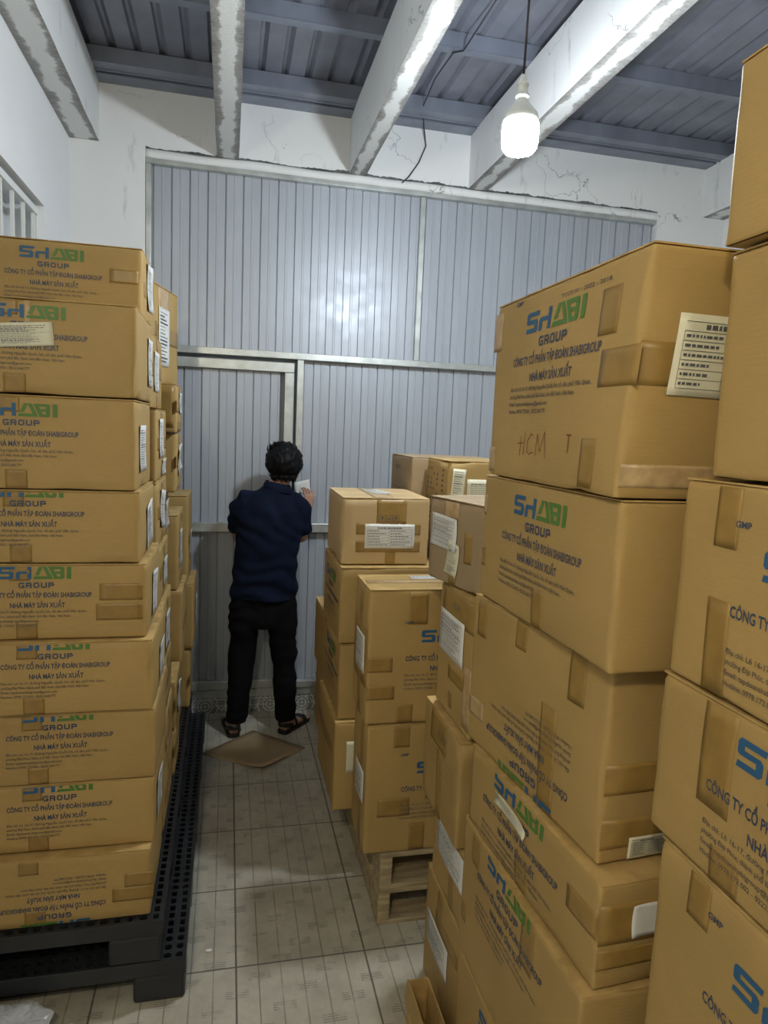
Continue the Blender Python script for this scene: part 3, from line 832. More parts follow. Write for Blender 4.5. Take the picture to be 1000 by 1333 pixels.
# far columns
Sbox('far left carton with lit top and white side label, beside the person', -.221, 1.02, 1.373, 3.24, labels=[('right', -.12, .02, .09, .27, -3, 'text', 'paper')], d=.37)
Sbox('far left carton of grooved board under the lit one with the white label', -.200, .672, 1.018, 3.22, d=.39)
Sbox('lowest of the far left cartons beside the person, on the upper black pallet', -.225, .28, .67, 3.22, d=.39)
Sbox('topmost rearmost left carton near the steel wall, its top lit', -.200, .962, 1.42, 3.66, d=.36, labels=[sl(.1, .25)])
Sbox('rearmost left carton with bent flaps, sticking out farthest toward the person', -.168, .60, .96, 3.64, d=.36, labels=[sl(.1, .25)], crush=2)
Sbox('lowest rearmost left carton by the steel wall, behind the grooved one', -.185, .28, .598, 3.64, d=.28)

# ---- right side, tall near stack (long printed faces toward the aisle)
GA = 'cartons of the tall right aisle stack'
hw = []
line_strip(hw, [(-.105, .055), (-.10, .10)], .0022, 5); line_strip(hw, [(-.118, .082), (-.086, .085)], .0022, 5); line_strip(hw, [(-.085, .058), (-.08, .108)], .0022, 5)
line_strip(hw, [(-.038, .100), (-.05, .105), (-.066, .090), (-.068, .068), (-.055, .060), (-.038, .066)], .0022, 5)
line_strip(hw, [(-.026, .058), (-.020, .105), (-.004, .068), (.014, .110), (.022, .055)], .0022, 5)
line_strip(hw, [(.105, .105), (.125, .105)], .003, 5); line_strip(hw, [(.115, .105), (.114, .070)], .003, 5)
hw2 = []; put_text(hw2, 'TCCS 01 : 2022 - 2018', .02, .372, .17, .008, 4, .01)
carton('big top carton of the tall right stack with HCM handwritten on it', .64, 1.08, 1.040, 1.620, 1.70, 2.112, 0, None,
       prints=[('left', 0, -.042, False)], raw=[('left', hw), ('left', hw2)],
       tapes=[('left', -.302, -.25, .30, .39, 'cleartape'), ('left', .17, .225, .28, .36), ('left', .19, .302, .19, .255), ('left', .16, .21, .01, .10), ('left', -.29, -.25, .01, .07, 'cleartape'),
              ('front', -.218, .10, .19, .26), ('front', -.05, .20, .28, .37), ('front', -.218, .218, .02, .06, 'cleartape')],
       labels=[('front', -.158, .04, .175, .305, -1, 'table', 'papery')], group=GA, bulge=.009, crush=1.8, lean=.055)
carton('second carton of the tall right stack, crisp logo facing the aisle, stained near end', .642, 1.08, 1.04, 1.645, 1.388, 1.70, 1.5, (.642, 1.645),
       prints=[('left', 0.005, -.028, False)], tapes=[('left', -.296, -.27, .08, .13), ('left', .0, .05, 0, .09), ('left', -.296, -.275, .21, .26, 'cleartape')], group=GA, bulge=.008)
carton('third carton of the tall right stack, tape stripes above upside-down print', .64, 1.07, 1.085, 1.665, .992, 1.386, 5.5, (.64, 1.665),
       prints=[('left', 0.01, .024, True)], tapes=[('left', -.26, -.21, .29, .39), ('left', -.06, -.01, .32, .39), ('left', .16, .215, .28, .39), ('left', .07, .13, .0, .24), ('left', -.286, -.2, .07, .12, 'cleartape'),
              ('front', -.213, .1, .14, .20), ('front', -.213, .1, .03, .09)], labels=[('front', -.15, -.05, .0045, .05, 0, 'table', 'papery')], group=GA, bulge=.009)
carton('fourth carton of the tall right stack with a tilted yellow note across its logo', .64, 1.07, 1.035, 1.62, .777, .990, 3.5, (.64, 1.62),
       prints=[('left', -.03, .006, False)], tapes=[('left', .19, .29, .10, .15), ('left', -.02, .03, 0, .09), ('front', -.213, -.05, .09, .17), ('front', -.213, -.02, .04, .08)],
       labels=[('left', -.13, .02, .135, .165, -4, 'text', 'papery', .006), ('front', -.145, -.05, .10, .165, 0, None, 'paper', .004)], group=GA, crush=2.2)
carton('fifth carton of the tall right stack, large print running down to the aisle floor', .642, 1.07, 1.03, 1.645, .387, .775, 0.8, (.642, 1.645),
       prints=[('left', -.02, .008, False)], tapes=[('left', .06, .12, .26, .385), ('left', -.24, -.19, .3, .385), ('left', -.29, -.26, .1, .15)], group=GA, bulge=.008)
carton('bottom carton of the tall right stack, standing on the floor', .645, 1.07, 1.03, 1.64, 0, .385, 0, None, prints=[('left', -.02, -.03, False)], group=GA)
# ---- cartons whose labelled ends face the aisle, behind the tall stack
GN = 'end-labelled cartons behind the tall right stack'
ic = []; care_icons(ic, .01, .345, .020, 3)
carton('carton end with a large white label just left of the upside-down print', .665, 1.06, 1.72, 2.03, .945, 1.342, 0, None,
       raw=[('left', ic)], tapes=[('left', -.12, .155, .30, .395), ('left', -.03, .155, .12, .16), ('left', -.02, .01, .03, .08), ('left', .10, .155, .02, .2, 'cleartape')],
       labels=[('left', -.128, .092, .185, .315, 0, 'text', 'paper')], group=GN)
ic = []; care_icons(ic, .02, .262, .028, 3)
for k in range(3): rect(ic, -.07, .205-.022*k, .13, .2062-.022*k, 4)
carton('carton end with printed handling symbols and a torn corner, third up from the floor', .645, 1.05, 1.72, 2.065, .618, .942, 0, None,
       raw=[('left', ic)], tapes=[('left', -.10, .06, .22, .32), ('left', -.02, .03, 0, .22)], group=GN, crush=1.5)
carton('carton end with a white label, second up from the floor behind the tall stack', .665, 1.05, 1.668, 1.975, .388, .616, 0, None,
       tapes=[('left', -.1, .08, .17, .225), ('left', .02, .06, 0, .1)], labels=[('left', -.106, .135, .112, .215, 0, 'text', 'paper')], group=GN)
carton('lowest carton end with a white label, on the floor beside the wooden pallets', .665, 1.05, 1.668, 2.018, 0, .386, 0, None,
       tapes=[('left', -.05, .0, .28, .38), ('left', -.06, .15, .26, .30), ('left', .0, .03, .0, .1)], labels=[('left', -.135, .075, .150, .258, 0, 'text', 'paper')], group=GN)
carton('grey-brown turned carton with two overlapping torn labels, left of the crisp logo', .622, .98, 1.752, 2.052, 1.346, 1.605, 13.5, (.622, 2.052),
       tapes=[('left', -.02, .02, 0, .09), ('left', -.06, .02, .20, .25, 'cleartape'), ('left', .06, .10, .08, .17)],
       labels=[('left', -.125, .02, .105, .205, -3, 'text', 'paper', .004), ('left', -.03, .035, .03, .13, -10, 'text', 'papery', .004)], group=GN, crush=1.8, mat='card3')
# ---- nearest column at the right edge of the view
GB = 'cartons at the right edge of the view'
carton('carton at the top right corner of the view, highest of the right edge column', .715, 1.17, .31, .925, 2.090, 2.352, 0, None, group=GB)
carton('plain carton at the right edge, second from the top beside the biggest one', .735, 1.18, .31, .930, 1.748, 2.088, 0, None, tapes=[('left', .1, .15, .2, .33)], group=GB, bulge=.008)
carton('right edge carton with small GMP print and two broad tape strips', .735, 1.18, .37, .985, 1.415, 1.746, 0, None, prints=[('left', 0.0, -.085, False)],
       tapes=[('left', -.225, -.175, .23, .33), ('left', -.225, -.175, .0, .15), ('front', -.2, .2, .1, .16)], group=GB)
carton('right edge carton with a big blue S, long tape strip beside it', .735, 1.18, .38, .998, 1.132, 1.413, 0, None, prints=[('left', 0.0, -.028, False)],
       tapes=[('left', -.195, -.125, .11, .28), ('left', -.155, -.095, 0, .06)], group=GB)
carton('right edge carton with a blue S, one below the carton with the long tape strip', .737, 1.18, .36, .965, .757, 1.130, 0, None, prints=[('left', .01, -.074, False)],
       tapes=[('left', -.22, -.17, .29, .37)], group=GB)
carton('right edge carton second up from the floor, its corner just inside the view', .738, 1.18, .36, .97, .38, .755, 0, None, group=GB)
carton('floor carton of the right edge column, below the view', .738, 1.18, .36, .97, 0, .378, 0, None, group=GB)
# ---- stacks on the wooden pallets
GM = 'cartons on the wooden pallets'
carton('lower tall carton resting on the front wooden pallets, blue letter at its right', .492, 1.12, 2.24, 2.49, .28, .768, 0, None, prints=[('front', -.01, -.14, False)],
       tapes=[('front', -.27, -.15, .14, .21), ('front', -.22, -.16, .40, .48), ('front', -.15, -.09, 0, .11), ('left', .02, .07, .0, .48)],
       labels=[('left', -.04, .10, .18, .30, 0, 'text', 'paper')], group=GM, flaps='x')
carton('upper tall carton over the front wooden pallets, lit top with a white slip', .48, 1.10, 2.24, 2.49, .77, 1.256, 0, None, prints=[('front', 0, -.142, False)],
       tapes=[('front', -.31, -.22, .19, .245), ('front', -.31, -.21, .09, .14), ('front', -.17, -.10, .36, .48), ('front', -.20, -.14, 0, .07), ('left', -.02, .03, 0, .48), ('left', -.12, .12, .13, .34), ('top', -.3, .2, -.025, .025, 'cleartape')],
       labels=[('left', -.06, .09, .17, .31, 0, 'text', 'paper'), ('top', -.12, .22, .03, .085, 0, 'text', 'paper')], group=GM, flaps='x', mat='card', crush=1.6)
ic = []; care_icons(ic, .01, .185, .026, 3)
carton('square-on carton with a wide white label and handling symbols, beside the person', .435, .785, 2.60, 3.03, 1.27, 1.537, -1, (.435, 2.6), raw=[('front', ic)],
       tapes=[('front', -.04, .08, .16, .26), ('front', -.12, .14, .12, .165), ('front', -.12, .14, .05, .095), ('front', .0, .04, 0, .05), ('top', -.05, .03, -.2, .2, 'cleartape')],
       labels=[('front', -.085, .115, .065, .162, 0, 'table', 'paper'), ('top', -.03, .04, -.06, .12, 12, 'text', 'paper')], group=GM, mat='card2', flaps='x')
carton('carton directly under the square-on one with the wide label', .430, .84, 2.555, 3.01, .965, 1.268, 0, None, prints=[('left', 0, -.04, False)],
       group=GM, flaps='x', crush=1.6)
carton('carton two below the square-on one with the wide label', .437, .84, 2.56, 3.01, .652, .963, 0, None, prints=[('left', 0, -.04, False)], group=GM)
carton('lowest carton of the stack under the wide-label carton', .425, .84, 2.54, 3.01, .28, .65, 0, None, tapes=[('left', -.2, .2, .2, .26)],
       labels=[('front', -.16, -.12, .16, .29, 0, None, 'papery')], group=GM, crush=2)
carton('lower of the two far right cartons close to the steel wall', .462, .85, 3.06, 3.42, .28, .60, 0, None, group=GM)
carton('upper of the two far right cartons close to the steel wall', .456, .85, 3.06, 3.48, .602, .925, 0, None, group=GM)
for lab, a in (('hidden carton low behind the tall pair on the wooden pallets', (.88, 1.40, 2.53, 2.93, .28, .65)), ('hidden carton in the middle behind the tall pair', (.88, 1.40, 2.53, 2.93, .652, 1.02)),
               ('hidden carton under the carton with dotted print', (.88, 1.40, 2.60, 2.93, 1.022, 1.398)),
               ('hidden low carton nearest the wall on the right', (.88, 1.40, 3.0, 3.42, .28, .65)), ('hidden middle carton nearest the wall on the right', (.88, 1.40, 3.0, 3.42, .652, 1.02)),
               ('hidden carton under the grey farthest one', (.88, 1.40, 2.96, 3.40, 1.022, 1.398))):
    carton(lab, *a, group=GM)
dots = []
rng = random.Random(3)
for i, u in enumerate((-.115, -.07, -.03, .02, .09)):
    for k in range(11):
        if rng.random() < .82: rect(dots, u-.008+rng.uniform(-.003, .003), .03+k*.021, u+.009, .04+k*.021, 3)
carton('back right carton with rows of dark print on its left side and two paper notes', .865, 1.30, 2.625, 2.925, 1.40, 1.69, 0, None, raw=[('left', dots)],
       labels=[('front', -.205, -.150, .08, .255, -4, 'text', 'papery'), ('front', -.138, .03, .04, .215, 0, 'text', 'papery')], group=GM, crush=1.8, flaps='x', mat='card')
g1 = []; put_text(g1, 'CÔNG TY', -.10, .22, .10, .018, 4, .02)
for k in range(4): rect(g1, -.13, .13-.02*k, .05, .1335-.02*k, 4)
carton('farthest back right carton, greyish side, standing against the ribbed wall', .80, 1.22, 2.95, 3.34, 1.40, 1.688, 0, None, raw=[('left', g1)], tapes=[('front', -.14, .1, 0, .07), ('front', -.14, .1, .09, .15)], group=GM, mat='card3')

# ---- floor things
r = tag(empty('open_carton', (.585, 1.560, 0)), 'narrow open carton on the floor at the bottom edge, left of the tall stack', 'cardboard box')
bm = bmesh.new()
for a in ((-.032, -.028, -.25, .25), (.028, .032, -.25, .25), (-.028, .028, -.25, -.246), (-.028, .028, .246, .25)): box(bm, *a, 0, .15)
box(bm, -.028, .028, -.246, .246, 0, .004); link('body', bm, 'card', r)
bm = bmesh.new(); v = [bm.verts.new(c) for c in ((-.034, -.24, .151), (-.034, .25, .151), (-.044, .24, .10), (-.046, -.23, .095))]; bm.faces.new(v)
e = bmesh.ops.extrude_face_region(bm, geom=list(bm.faces)); [setattr(q, 'co', q.co+Vector((.002, 0, .003))) for q in e['geom'] if isinstance(q, bmesh.types.BMVert)]
link('side_flap', bm, 'card', r)
bm = bmesh.new()
g = []
C4 = [Vector((-.118, 3.67, .003)), Vector((.205, 3.425, .003)), Vector((.445, 3.665, .003)), Vector((.165, 3.925, .003))]
for i in range(9):
    row = []
    for j in range(9):
        a, b = i/8, j/8
        p = (C4[0]*(1-a)+C4[1]*a)*(1-b)+(C4[3]*(1-a)+C4[2]*a)*b
        lift = .022*max(0, a-.55)**1.5*4*(1-b)*a if b < .6 else 0
        row.append(bm.verts.new(p+Vector((0, 0, min(.03, lift)+.001))))
    g.append(row)
for i in range(8):
    for j in range(8): bm.faces.new((g[i][j], g[i+1][j], g[i+1][j+1], g[i][j+1])).smooth = True
e = bmesh.ops.extrude_face_region(bm, geom=list(bm.faces))
for q in e['geom']:
    if isinstance(q, bmesh.types.BMVert): q.co.z -= .003
bmesh.ops.recalc_face_normals(bm, faces=bm.faces)
tag(link('cardboard_sheet', bm, 'card3'), 'flat piece of cardboard lying on the tiles behind the person\'s feet', 'cardboard sheet')
def scrap(x, y, s, label, cat='scrap', mat='scrap'):
    bm = bmesh.new(); bmesh.ops.create_icosphere(bm, subdivisions=2, radius=s)
    for v in bm.verts:
        v.co *= 1+.5*noise.noise(v.co*60+Vector((x*9, y*9, 0))); v.co.z = v.co.z*.3+s*.3
        v.co.x *= 1.4
    tag(link('foam_scrap', bm, mat, loc=(x, y, .0)), label, cat)
scrap(-.042, 2.215, .008, 'small white scrap on the tiles just right of the black pallet corner')
scrap(-.43, 1.98, .009, 'small white scrap on the shadowed floor in front of the black pallets')
bm = bmesh.new(); bmesh.ops.create_icosphere(bm, subdivisions=5, radius=1)
for v in bm.verts:
    p = v.co.copy(); k = 1+.35*noise.noise(p*2.2)+.16*abs(noise.noise(p*6))+.06*noise.noise(p*15)
    v.co = Vector((p.x*.115*k, min(.072, p.y*.085*k), max(0, p.z*.055*k+.045)))
tag(link('plastic_bag', bm, 'plastic', loc=(-.62, 1.935, 0)), 'crumpled clear plastic bag on the floor at the bottom left corner', 'bag')

# ------------------------------------------------------------------ the person, seen from behind, writing against the wall
PB = Vector((.235, 3.90, 0))
def remeshed(name, bm, mat, parent, voxel, smooth=2, disp=None):
    bmesh.ops.recalc_face_normals(bm, faces=bm.faces)
    me = bpy.data.meshes.new(name); bm.to_mesh(me); bm.free()
    o = bpy.data.objects.new(name, me); COL.objects.link(o)
    m = o.modifiers.new('r', 'REMESH'); m.mode = 'VOXEL'; m.voxel_size = voxel
    if smooth:
        s = o.modifiers.new('s', 'SMOOTH'); s.factor = .5; s.iterations = smooth
    dg = bpy.context.evaluated_depsgraph_get(); dg.update()
    me2 = bpy.data.meshes.new_from_object(o.evaluated_get(dg)); o.modifiers.clear(); o.data = me2; bpy.data.meshes.remove(me)
    me2.materials.clear(); me2.materials.append(M[mat])
    if disp:
        nrm = [v.normal.copy() for v in me2.vertices]
        for v, n in zip(me2.vertices, nrm): v.co += n*disp(v.co)
    for p in me2.polygons: p.use_smooth = True
    me2.name = name; o.parent = parent
    if parent: me2.transform(Matrix.Translation(-parent.location))
    return o
def ell(bm, pts, seg=20):
    """loft of horizontal ellipses: (x, y, z, rx, ry)"""
    rings = [[bm.verts.new((x+rx*math.cos(k*2*math.pi/seg), y+ry*math.sin(k*2*math.pi/seg)*(1-.12*abs(math.cos(k*2*math.pi/seg))), z)) for k in range(seg)] for x, y, z, rx, ry in pts]
    for i in range(len(rings)-1):
        for k in range(seg): bm.faces.new((rings[i][k], rings[i][(k+1) % seg], rings[i+1][(k+1) % seg], rings[i+1][k]))
    bm.faces.new(list(reversed(rings[0]))); bm.faces.new(rings[-1])
def ball(bm, c, r, s=(1, 1, 1)):
    q = bmesh.ops.create_icosphere(bm, subdivisions=3, radius=r)
    for v in q['verts']: v.co = Vector((v.co.x*s[0], v.co.y*s[1], v.co.z*s[2]))+Vector(c)
person = tag(empty('person', (PB.x, PB.y, 0)), 'person seen from behind in navy polo shirt and black trousers, writing at the steel wall', 'person')
# joints
sL, eL, wL = Vector((.085, 3.915, 1.352)), Vector((.062, 4.00, 1.175)), Vector((.205, 4.105, 1.315))
sR, eR, wR = Vector((.395, 3.915, 1.352)), Vector((.425, 3.985, 1.160)), Vector((.470, 4.068, 1.305))
hipL, kneeL, ankL = Vector((.120, 3.91, .86)), Vector((.095, 3.925, .47)), Vector((.068, 3.895, .085))
hipR, kneeR, ankR = Vector((.300, 3.91, .86)), Vector((.335, 3.93, .47)), Vector((.352, 3.905, .085))
HC = Vector((.307, 3.905, 1.585))       # head centre, bowed a little towards the paper
def lerp(a, b, t): return a*(1-t)+b*t
bm = bmesh.new()
# head
ell(bm, [(HC.x, HC.y-.005, HC.z+.108, .030, .035), (HC.x, HC.y-.004, HC.z+.096, .056, .066), (HC.x, HC.y-.002, HC.z+.07, .073, .086), (HC.x, HC.y, HC.z+.035, .079, .094),
         (HC.x, HC.y, HC.z, .078, .095), (HC.x, HC.y+.004, HC.z-.035, .071, .088), (HC.x, HC.y+.014, HC.z-.07, .058, .072), (HC.x, HC.y+.026, HC.z-.10, .038, .045), (HC.x, HC.y+.03, HC.z-.112, .02, .025)])
ball(bm, HC+Vector((0, .098, -.022)), .012, (.9, 1.3, 1.5)); ball(bm, HC+Vector((0, .103, -.036)), .013, (1.2, 1, .8))        # nose
ball(bm, HC+Vector((0, .088, -.066)), .016, (1.5, .7, .45)); ball(bm, HC+Vector((0, .080, -.095)), .016, (1.3, .9, .9))       # lips, chin
for s in (-1, 1):
    ball(bm, HC+Vector((s*.030, .083, .012)), .013, (1.4, .6, .5)); ball(bm, HC+Vector((s*.080, .008, -.018)), .017, (.4, .9, 1.6))   # brows, ears
    ball(bm, HC+Vector((s*.042, .070, -.03)), .020)
tube(bm, [(.232, 3.905, 1.37), (.255, 3.905, 1.42), (.285, 3.905, 1.48), (HC.x-.004, HC.y, HC.z-.04)], [.075, .060, .056, .058], 16)
# trunk
ell(bm, [(.21, 3.92, .82, .145, .10), (.212, 3.92, .95, .14, .095), (.225, 3.915, 1.10, .135, .09), (.235, 3.91, 1.25, .15, .10), (.237, 3.91, 1.36, .16, .09), (.237, 3.908, 1.41, .10, .06)])
for s_, e_, w_ in ((sL, eL, wL), (sR, eR, wR)):
    tube(bm, [lerp(s_, Vector((.237, 3.91, 1.37)), .4), s_, lerp(s_, e_, .5), e_], [.05, .050, .045, .038], 14)
    tube(bm, [lerp(s_, e_, .93), e_, lerp(e_, w_, .35), w_], [.036, .038, .038, .024], 14)
    ball(bm, e_, .038)
for h_, k_, a_ in ((hipL, kneeL, ankL), (hipR, kneeR, ankR)):
    tube(bm, [h_+Vector((0, 0, .05)), lerp(h_, k_, .4), k_, lerp(k_, a_, .35), a_], [.075, .070, .050, .048, .033], 14)
# feet: left points forward, right turned outward to the right
def foot(bm, heel, ang, wd=1):
    d = Vector((math.sin(ang), math.cos(ang), 0)); q = Vector((d.y, -d.x, 0))
    tube(bm, [heel-d*.005+Vector((0, 0, .035)), heel+d*.05+Vector((0, 0, .045)), heel+d*.11+Vector((0, 0, .036)), heel+d*.17+Vector((0, 0, .026)), heel+d*.205+Vector((0, 0, .022))],
         [(.026, .026), (.034, .038), (.038, .026), (.044, .016), (.036, .012)], 14)
    for i in range(5):
        o = (-.032+.016*i)*wd
        tube(bm, [heel+d*.19+q*o+Vector((0, 0, .023)), heel+d*(.235-.006*abs(i-.5))+q*o*1.05+Vector((0, 0, .022))], [.0095 if i else .013, .008 if i else .011], 8)
fL, aL_ = Vector((.052, 3.862, 0)), math.radians(-6); fR, aR_ = Vector((.338, 3.870, 0)), math.radians(38)
foot(bm, fL, aL_, 1); foot(bm, fR, aR_, -1)
tube(bm, [ankL, fL+Vector((0, .03, .05))], [.034, .030], 12); tube(bm, [ankR, fR+Vector((.02, .025, .05))], [.034, .030], 12)
# hands: palm, four fingers and a thumb each
def hand(bm, w, d, nrm, side, curl):
    """w wrist, d towards the knuckles, nrm out of the back of the hand, side +1/-1 which side the thumb leaves"""
    d = d.normalized(); nrm = (nrm-d*nrm.dot(d)).normalized(); q = d.cross(nrm)*side
    tube(bm, [w-d*.02, w, w+d*.03, w+d*.065, w+d*.088], [(.024, .019), (.026, .017), (.036, .015), (.041, .0135), (.040, .011)], 16, up=nrm)
    for i, (o, L) in enumerate(((.033, .070), (.0112, .078), (-.0112, .073), (-.032, .057))):
        p = w+d*.080+q*o; dirs = d; pts = [p]
        for k, fr in enumerate((.42, .32, .26)):
            dirs = (dirs*math.cos(curl[k]) - nrm*math.sin(curl[k])).normalized(); pts.append(pts[-1]+dirs*L*fr)
            nn = nrm
        tube(bm, pts, [.0084, .0078, .0072, .0060], 10, up=nrm)
    a = w+d*.022+q*.024; b = a+(d*.5+q*.8-nrm*.35).normalized()*.034; c = b+(d*.85+q*.15-nrm*.55).normalized()*.028; e = c+(d*.9-q*.25-nrm*.45).normalized()*.022
    tube(bm, [a, b, c, e], [.014, .0112, .0098, .0078], 10, up=nrm)
    return e
hand(bm, wR, Vector((.10, .10, .95)), Vector((.55, -.80, .1)), -1, (.45, .75, .6))
hand(bm, wL, Vector((.35, .25, .85)), Vector((-.2, -.9, .2)), 1, (.5, .6, .5))
body = remeshed('body', bm, 'skin', person, .0034, 2)
# eyes
bm = bmesh.new()
for s in (-1, 1): ball(bm, HC+Vector((s*.030, .079, -.004)), .0115)
eyes = link('eyes', bm, 'eye', None, True); eyes.data.transform(Matrix.Translation(-person.location)); eyes.parent = person
# hair: full thick cap, slightly ragged, short neck line
bm = bmesh.new(); bmesh.ops.create_icosphere(bm, subdivisions=5, radius=1)
for v in bm.verts:
    p = v.co.normalized()
    strand = noise.noise(Vector((p.x*7, p.y*7, p.z*2.2)))*.08+noise.noise(Vector((p.x*20, p.y*20, p.z*5)))*.05
    k = 1+strand+.03*noise.noise(p*2.5)
    x, y, z = p.x*.104*k, p.y*.112*k-.010, p.z*.112*k+.012
    if z < -.02:
        x *= 1-.9*(-.02-z)*1.6; y = y*(1-.5*(-.02-z)*2)
    if z < -.088: z = -.088+(z+.088)*.25+.008*noise.noise(Vector((x*90, y*90, 0)))
    if y > .062 and z < .045: y = .062+(y-.062)*.12; 
    if y > .05 and z < .02: x *= .8; y *= .55
    v.co = HC+Vector((x, y, z))
# a few tufts standing at the crown
for k in range(60):
    a = random.uniform(-3.1, 0); r = random.uniform(.0, .07)
    base = HC+Vector((-.035+r*math.cos(a), -.02+r*math.sin(a)*.8, .110-.4*r)); tip = base+Vector((random.uniform(-.022, .014), random.uniform(-.02, .01), random.uniform(.010, .024)))
    tube(bm, [base-Vector((0, 0, .012)), lerp(base, tip, .5), tip], [.0045, .003, .0006], 6)
for k in range(40):
    a = random.uniform(math.pi, 2*math.pi); x, y = .078*math.cos(a), .082*math.sin(a)-.01
    b = HC+Vector((x, y, -.060)); tube(bm, [b, b+Vector((-x*.10, -y*.10, -.018)), b+Vector((-x*.16, -y*.14, -.034-.008*random.random()))], [.006, .004, .0008], 6)
hair = link('hair', bm, 'hair', None, True); hair.data.transform(Matrix.Translation(-person.location)); hair.parent = person
# polo shirt
bm = bmesh.new()
ell(bm, [(.212, 3.920, .812, .193, .128), (.212, 3.920, .86, .190, .128), (.216, 3.918, .95, .184, .124), (.220, 3.912, 1.05, .180, .120), (.228, 3.905, 1.15, .184, .120),
         (.235, 3.902, 1.25, .192, .122), (.238, 3.903, 1.32, .196, .116), (.240, 3.906, 1.375, .176, .098), (.246, 3.906, 1.415, .128, .080), (.256, 3.905, 1.44, .088, .068), (.262, 3.905, 1.455, .072, .064)], 32)
for s_, e_ in ((sL, eL), (sR, eR)):
    c_ = Vector((.237, 3.905, 1.355))
    tube(bm, [lerp(s_, c_, .55), lerp(s_, c_, .15), lerp(s_, e_, .22), lerp(s_, e_, .55), lerp(s_, e_, .86)+Vector((0, 0, 0))], [.074, .081, .078, .069, .066], 22)
def shirt_folds(p):
    t = max(0, min(1, (1.15-p.z)/.25)); d = .0
    d += .014*t*math.sin(p.z*70+9*(p.x-.2)+4*noise.noise(p*5))*(.4+.6*noise.noise(p*4+Vector((3, 0, 0))))
    d += .006*noise.noise(Vector((p.x*9, p.y*9, p.z*14)))+.007*math.sin((p.x*.8+p.z)*60+5*noise.noise(p*6))*max(0, min(1, (p.z-1.05)*5))*.6
    return d
shirt = remeshed('polo_shirt', bm, 'navy', person, .0065, 3, shirt_folds)
# collar, standing and folded over
bm = bmesh.new()
def collar_ring(z, r, dz=0): return [Vector((.276+.0*z+(r+.004)*math.cos(t), 3.903+r*math.sin(t), z+dz*math.cos(t))) for t in [k*2*math.pi/40 for k in range(40)]]
rg = [collar_ring(1.432, .080, -.016), collar_ring(1.466, .067, -.012), collar_ring(1.479, .0625, -.012), collar_ring(1.471, .069, -.012), collar_ring(1.443, .080, -.018)]
for a in rg: a[:] = [p for i, p in enumerate(a)]
R_ = [[bm.verts.new(p) for p in a] for a in rg]
for i in range(4):
    for k in range(40):
        if 8 <= k <= 11: continue
        bm.faces.new((R_[i][k], R_[i][(k+1) % 40], R_[i+1][(k+1) % 40], R_[i+1][k]))
col = link('collar', bm, 'navy', None, True); col.data.transform(Matrix.Translation(-person.location)); col.parent = shirt; 
# trousers
bm = bmesh.new()
ell(bm, [(.208, 3.922, .64, .150, .105), (.209, 3.922, .72, .172, .112), (.212, 3.922, .80, .170, .108), (.212, 3.922, .87, .150, .098), (.214, 3.92, .93, .145, .095)], 30)
for h_, k_, a_, s in ((hipL, kneeL, ankL, -1), (hipR, kneeR, ankR, 1)):
    hem = a_+Vector((.0, -.002, -.010))
    tube(bm, [h_+Vector((0, 0, .04)), lerp(h_, k_, .25)+Vector((s*.006, 0, 0)), lerp(h_, k_, .55)+Vector((s*.002, 0, 0)), k_, lerp(k_, a_, .4), lerp(k_, a_, .8), hem],
         [(.060, .080), (.088, .096), (.083, .090), (.074, .080), (.068, .074), (.061, .066), (.058, .062)], 24)
def trouser_folds(p):
    return .007*noise.noise(Vector((p.x*8, p.y*8, p.z*10)))+.005*math.sin(p.z*75+6*noise.noise(p*5))*(.5+noise.noise(p*3))*(1 if p.z < .8 else .3)
remeshed('trousers', bm, 'trouser', person, .0065, 3, trouser_folds)
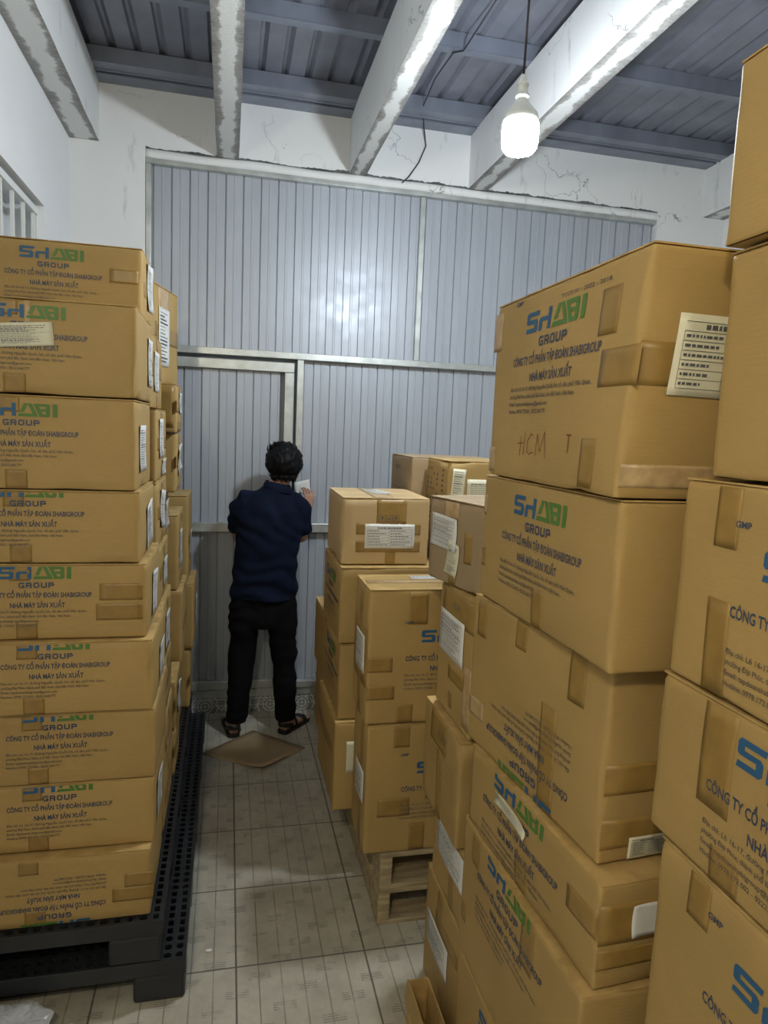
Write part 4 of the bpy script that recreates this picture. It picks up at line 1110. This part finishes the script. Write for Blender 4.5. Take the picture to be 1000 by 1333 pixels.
# sandals
def sandal(heel, ang):
    d = Vector((math.sin(ang), math.cos(ang), 0)); q = Vector((d.y, -d.x, 0))
    o = empty('sandal', (0, 0, 0)); o.parent = person
    bm = bmesh.new(); rings = []
    prof = [(-.022, .016), (-.015, .030), (.01, .038), (.06, .038), (.12, .043), (.17, .050), (.21, .049), (.235, .040), (.25, .022)]
    lo = [[heel+d*t+q*w*s for t, w in prof] for s in (1, -1)]
    loop = lo[0]+list(reversed(lo[1]))
    b = [bm.verts.new(p-person.location+Vector((0, 0, .001))) for p in loop]; t_ = [bm.verts.new(p-person.location+Vector((0, 0, .020))) for p in loop]
    bm.faces.new(b); bm.faces.new(t_)
    for i in range(len(loop)): bm.faces.new((b[i], b[(i+1) % len(loop)], t_[(i+1) % len(loop)], t_[i]))
    bmesh.ops.recalc_face_normals(bm, faces=bm.faces); link('sole', bm, 'sandal', o)
    def strap(t0, h, w, wid, skew=0, n=14):
        bm = bmesh.new(); rows = []
        for i in range(n+1):
            a = math.pi*i/n
            c = heel+d*(t0+skew*math.cos(a))+q*w*math.cos(a)+Vector((0, 0, .014+h*math.sin(a)**.8))-person.location
            rows.append([bm.verts.new(c+d*(-wid/2)), bm.verts.new(c+d*(wid/2))])
        for i in range(n): bm.faces.new((rows[i][0], rows[i+1][0], rows[i+1][1], rows[i][1]))
        e = bmesh.ops.extrude_face_region(bm, geom=list(bm.faces))
        for v in e['geom']:
            if isinstance(v, bmesh.types.BMVert): v.co.z += .0045
        bmesh.ops.recalc_face_normals(bm, faces=bm.faces); link('strap', bm, 'sandal', o, True)
    strap(.155, .040, .050, .038, .012); strap(.10, .055, .044, .022, -.02)
    # heel strap running round behind the ankle
    bm = bmesh.new(); rows = []
    for i in range(15):
        a = math.pi*i/14
        c = heel+d*(.045-.074*math.sin(a))+q*.043*math.cos(a)+Vector((0, 0, .030+.022*math.sin(a)))-person.location
        rows.append([bm.verts.new(c), bm.verts.new(c+Vector((0, 0, .026)))])
    for i in range(14): bm.faces.new((rows[i][0], rows[i+1][0], rows[i+1][1], rows[i][1]))
    e = bmesh.ops.extrude_face_region(bm, geom=list(bm.faces))
    for v in e['geom']:
        if isinstance(v, bmesh.types.BMVert): v.co -= d*.004
    bmesh.ops.recalc_face_normals(bm, faces=bm.faces); link('heel_strap', bm, 'sandal', o, True)
sandal(fL, aL_); sandal(fR, aR_)
# sheet of white paper held at the wall
bm = bmesh.new(); g = []
for i in range(7):
    g.append([bm.verts.new(Vector((-.045+.015*i, .004*math.sin(i*.8), -.040+.02*j+.0015*i))) for j in range(5)])
for i in range(6):
    for j in range(4): bm.faces.new((g[i][j], g[i+1][j], g[i+1][j+1], g[i][j+1])).smooth = True
e = bmesh.ops.extrude_face_region(bm, geom=list(bm.faces))
for v in e['geom']:
    if isinstance(v, bmesh.types.BMVert): v.co.y += .0006
pp = link('paper_note', bm, 'paper', loc=(.440, 4.118, 1.430)); pp.rotation_euler = (0, math.radians(-8), math.radians(6))
tag(pp, 'small white sheet of paper in the right hand of the person at the wall', 'paper')
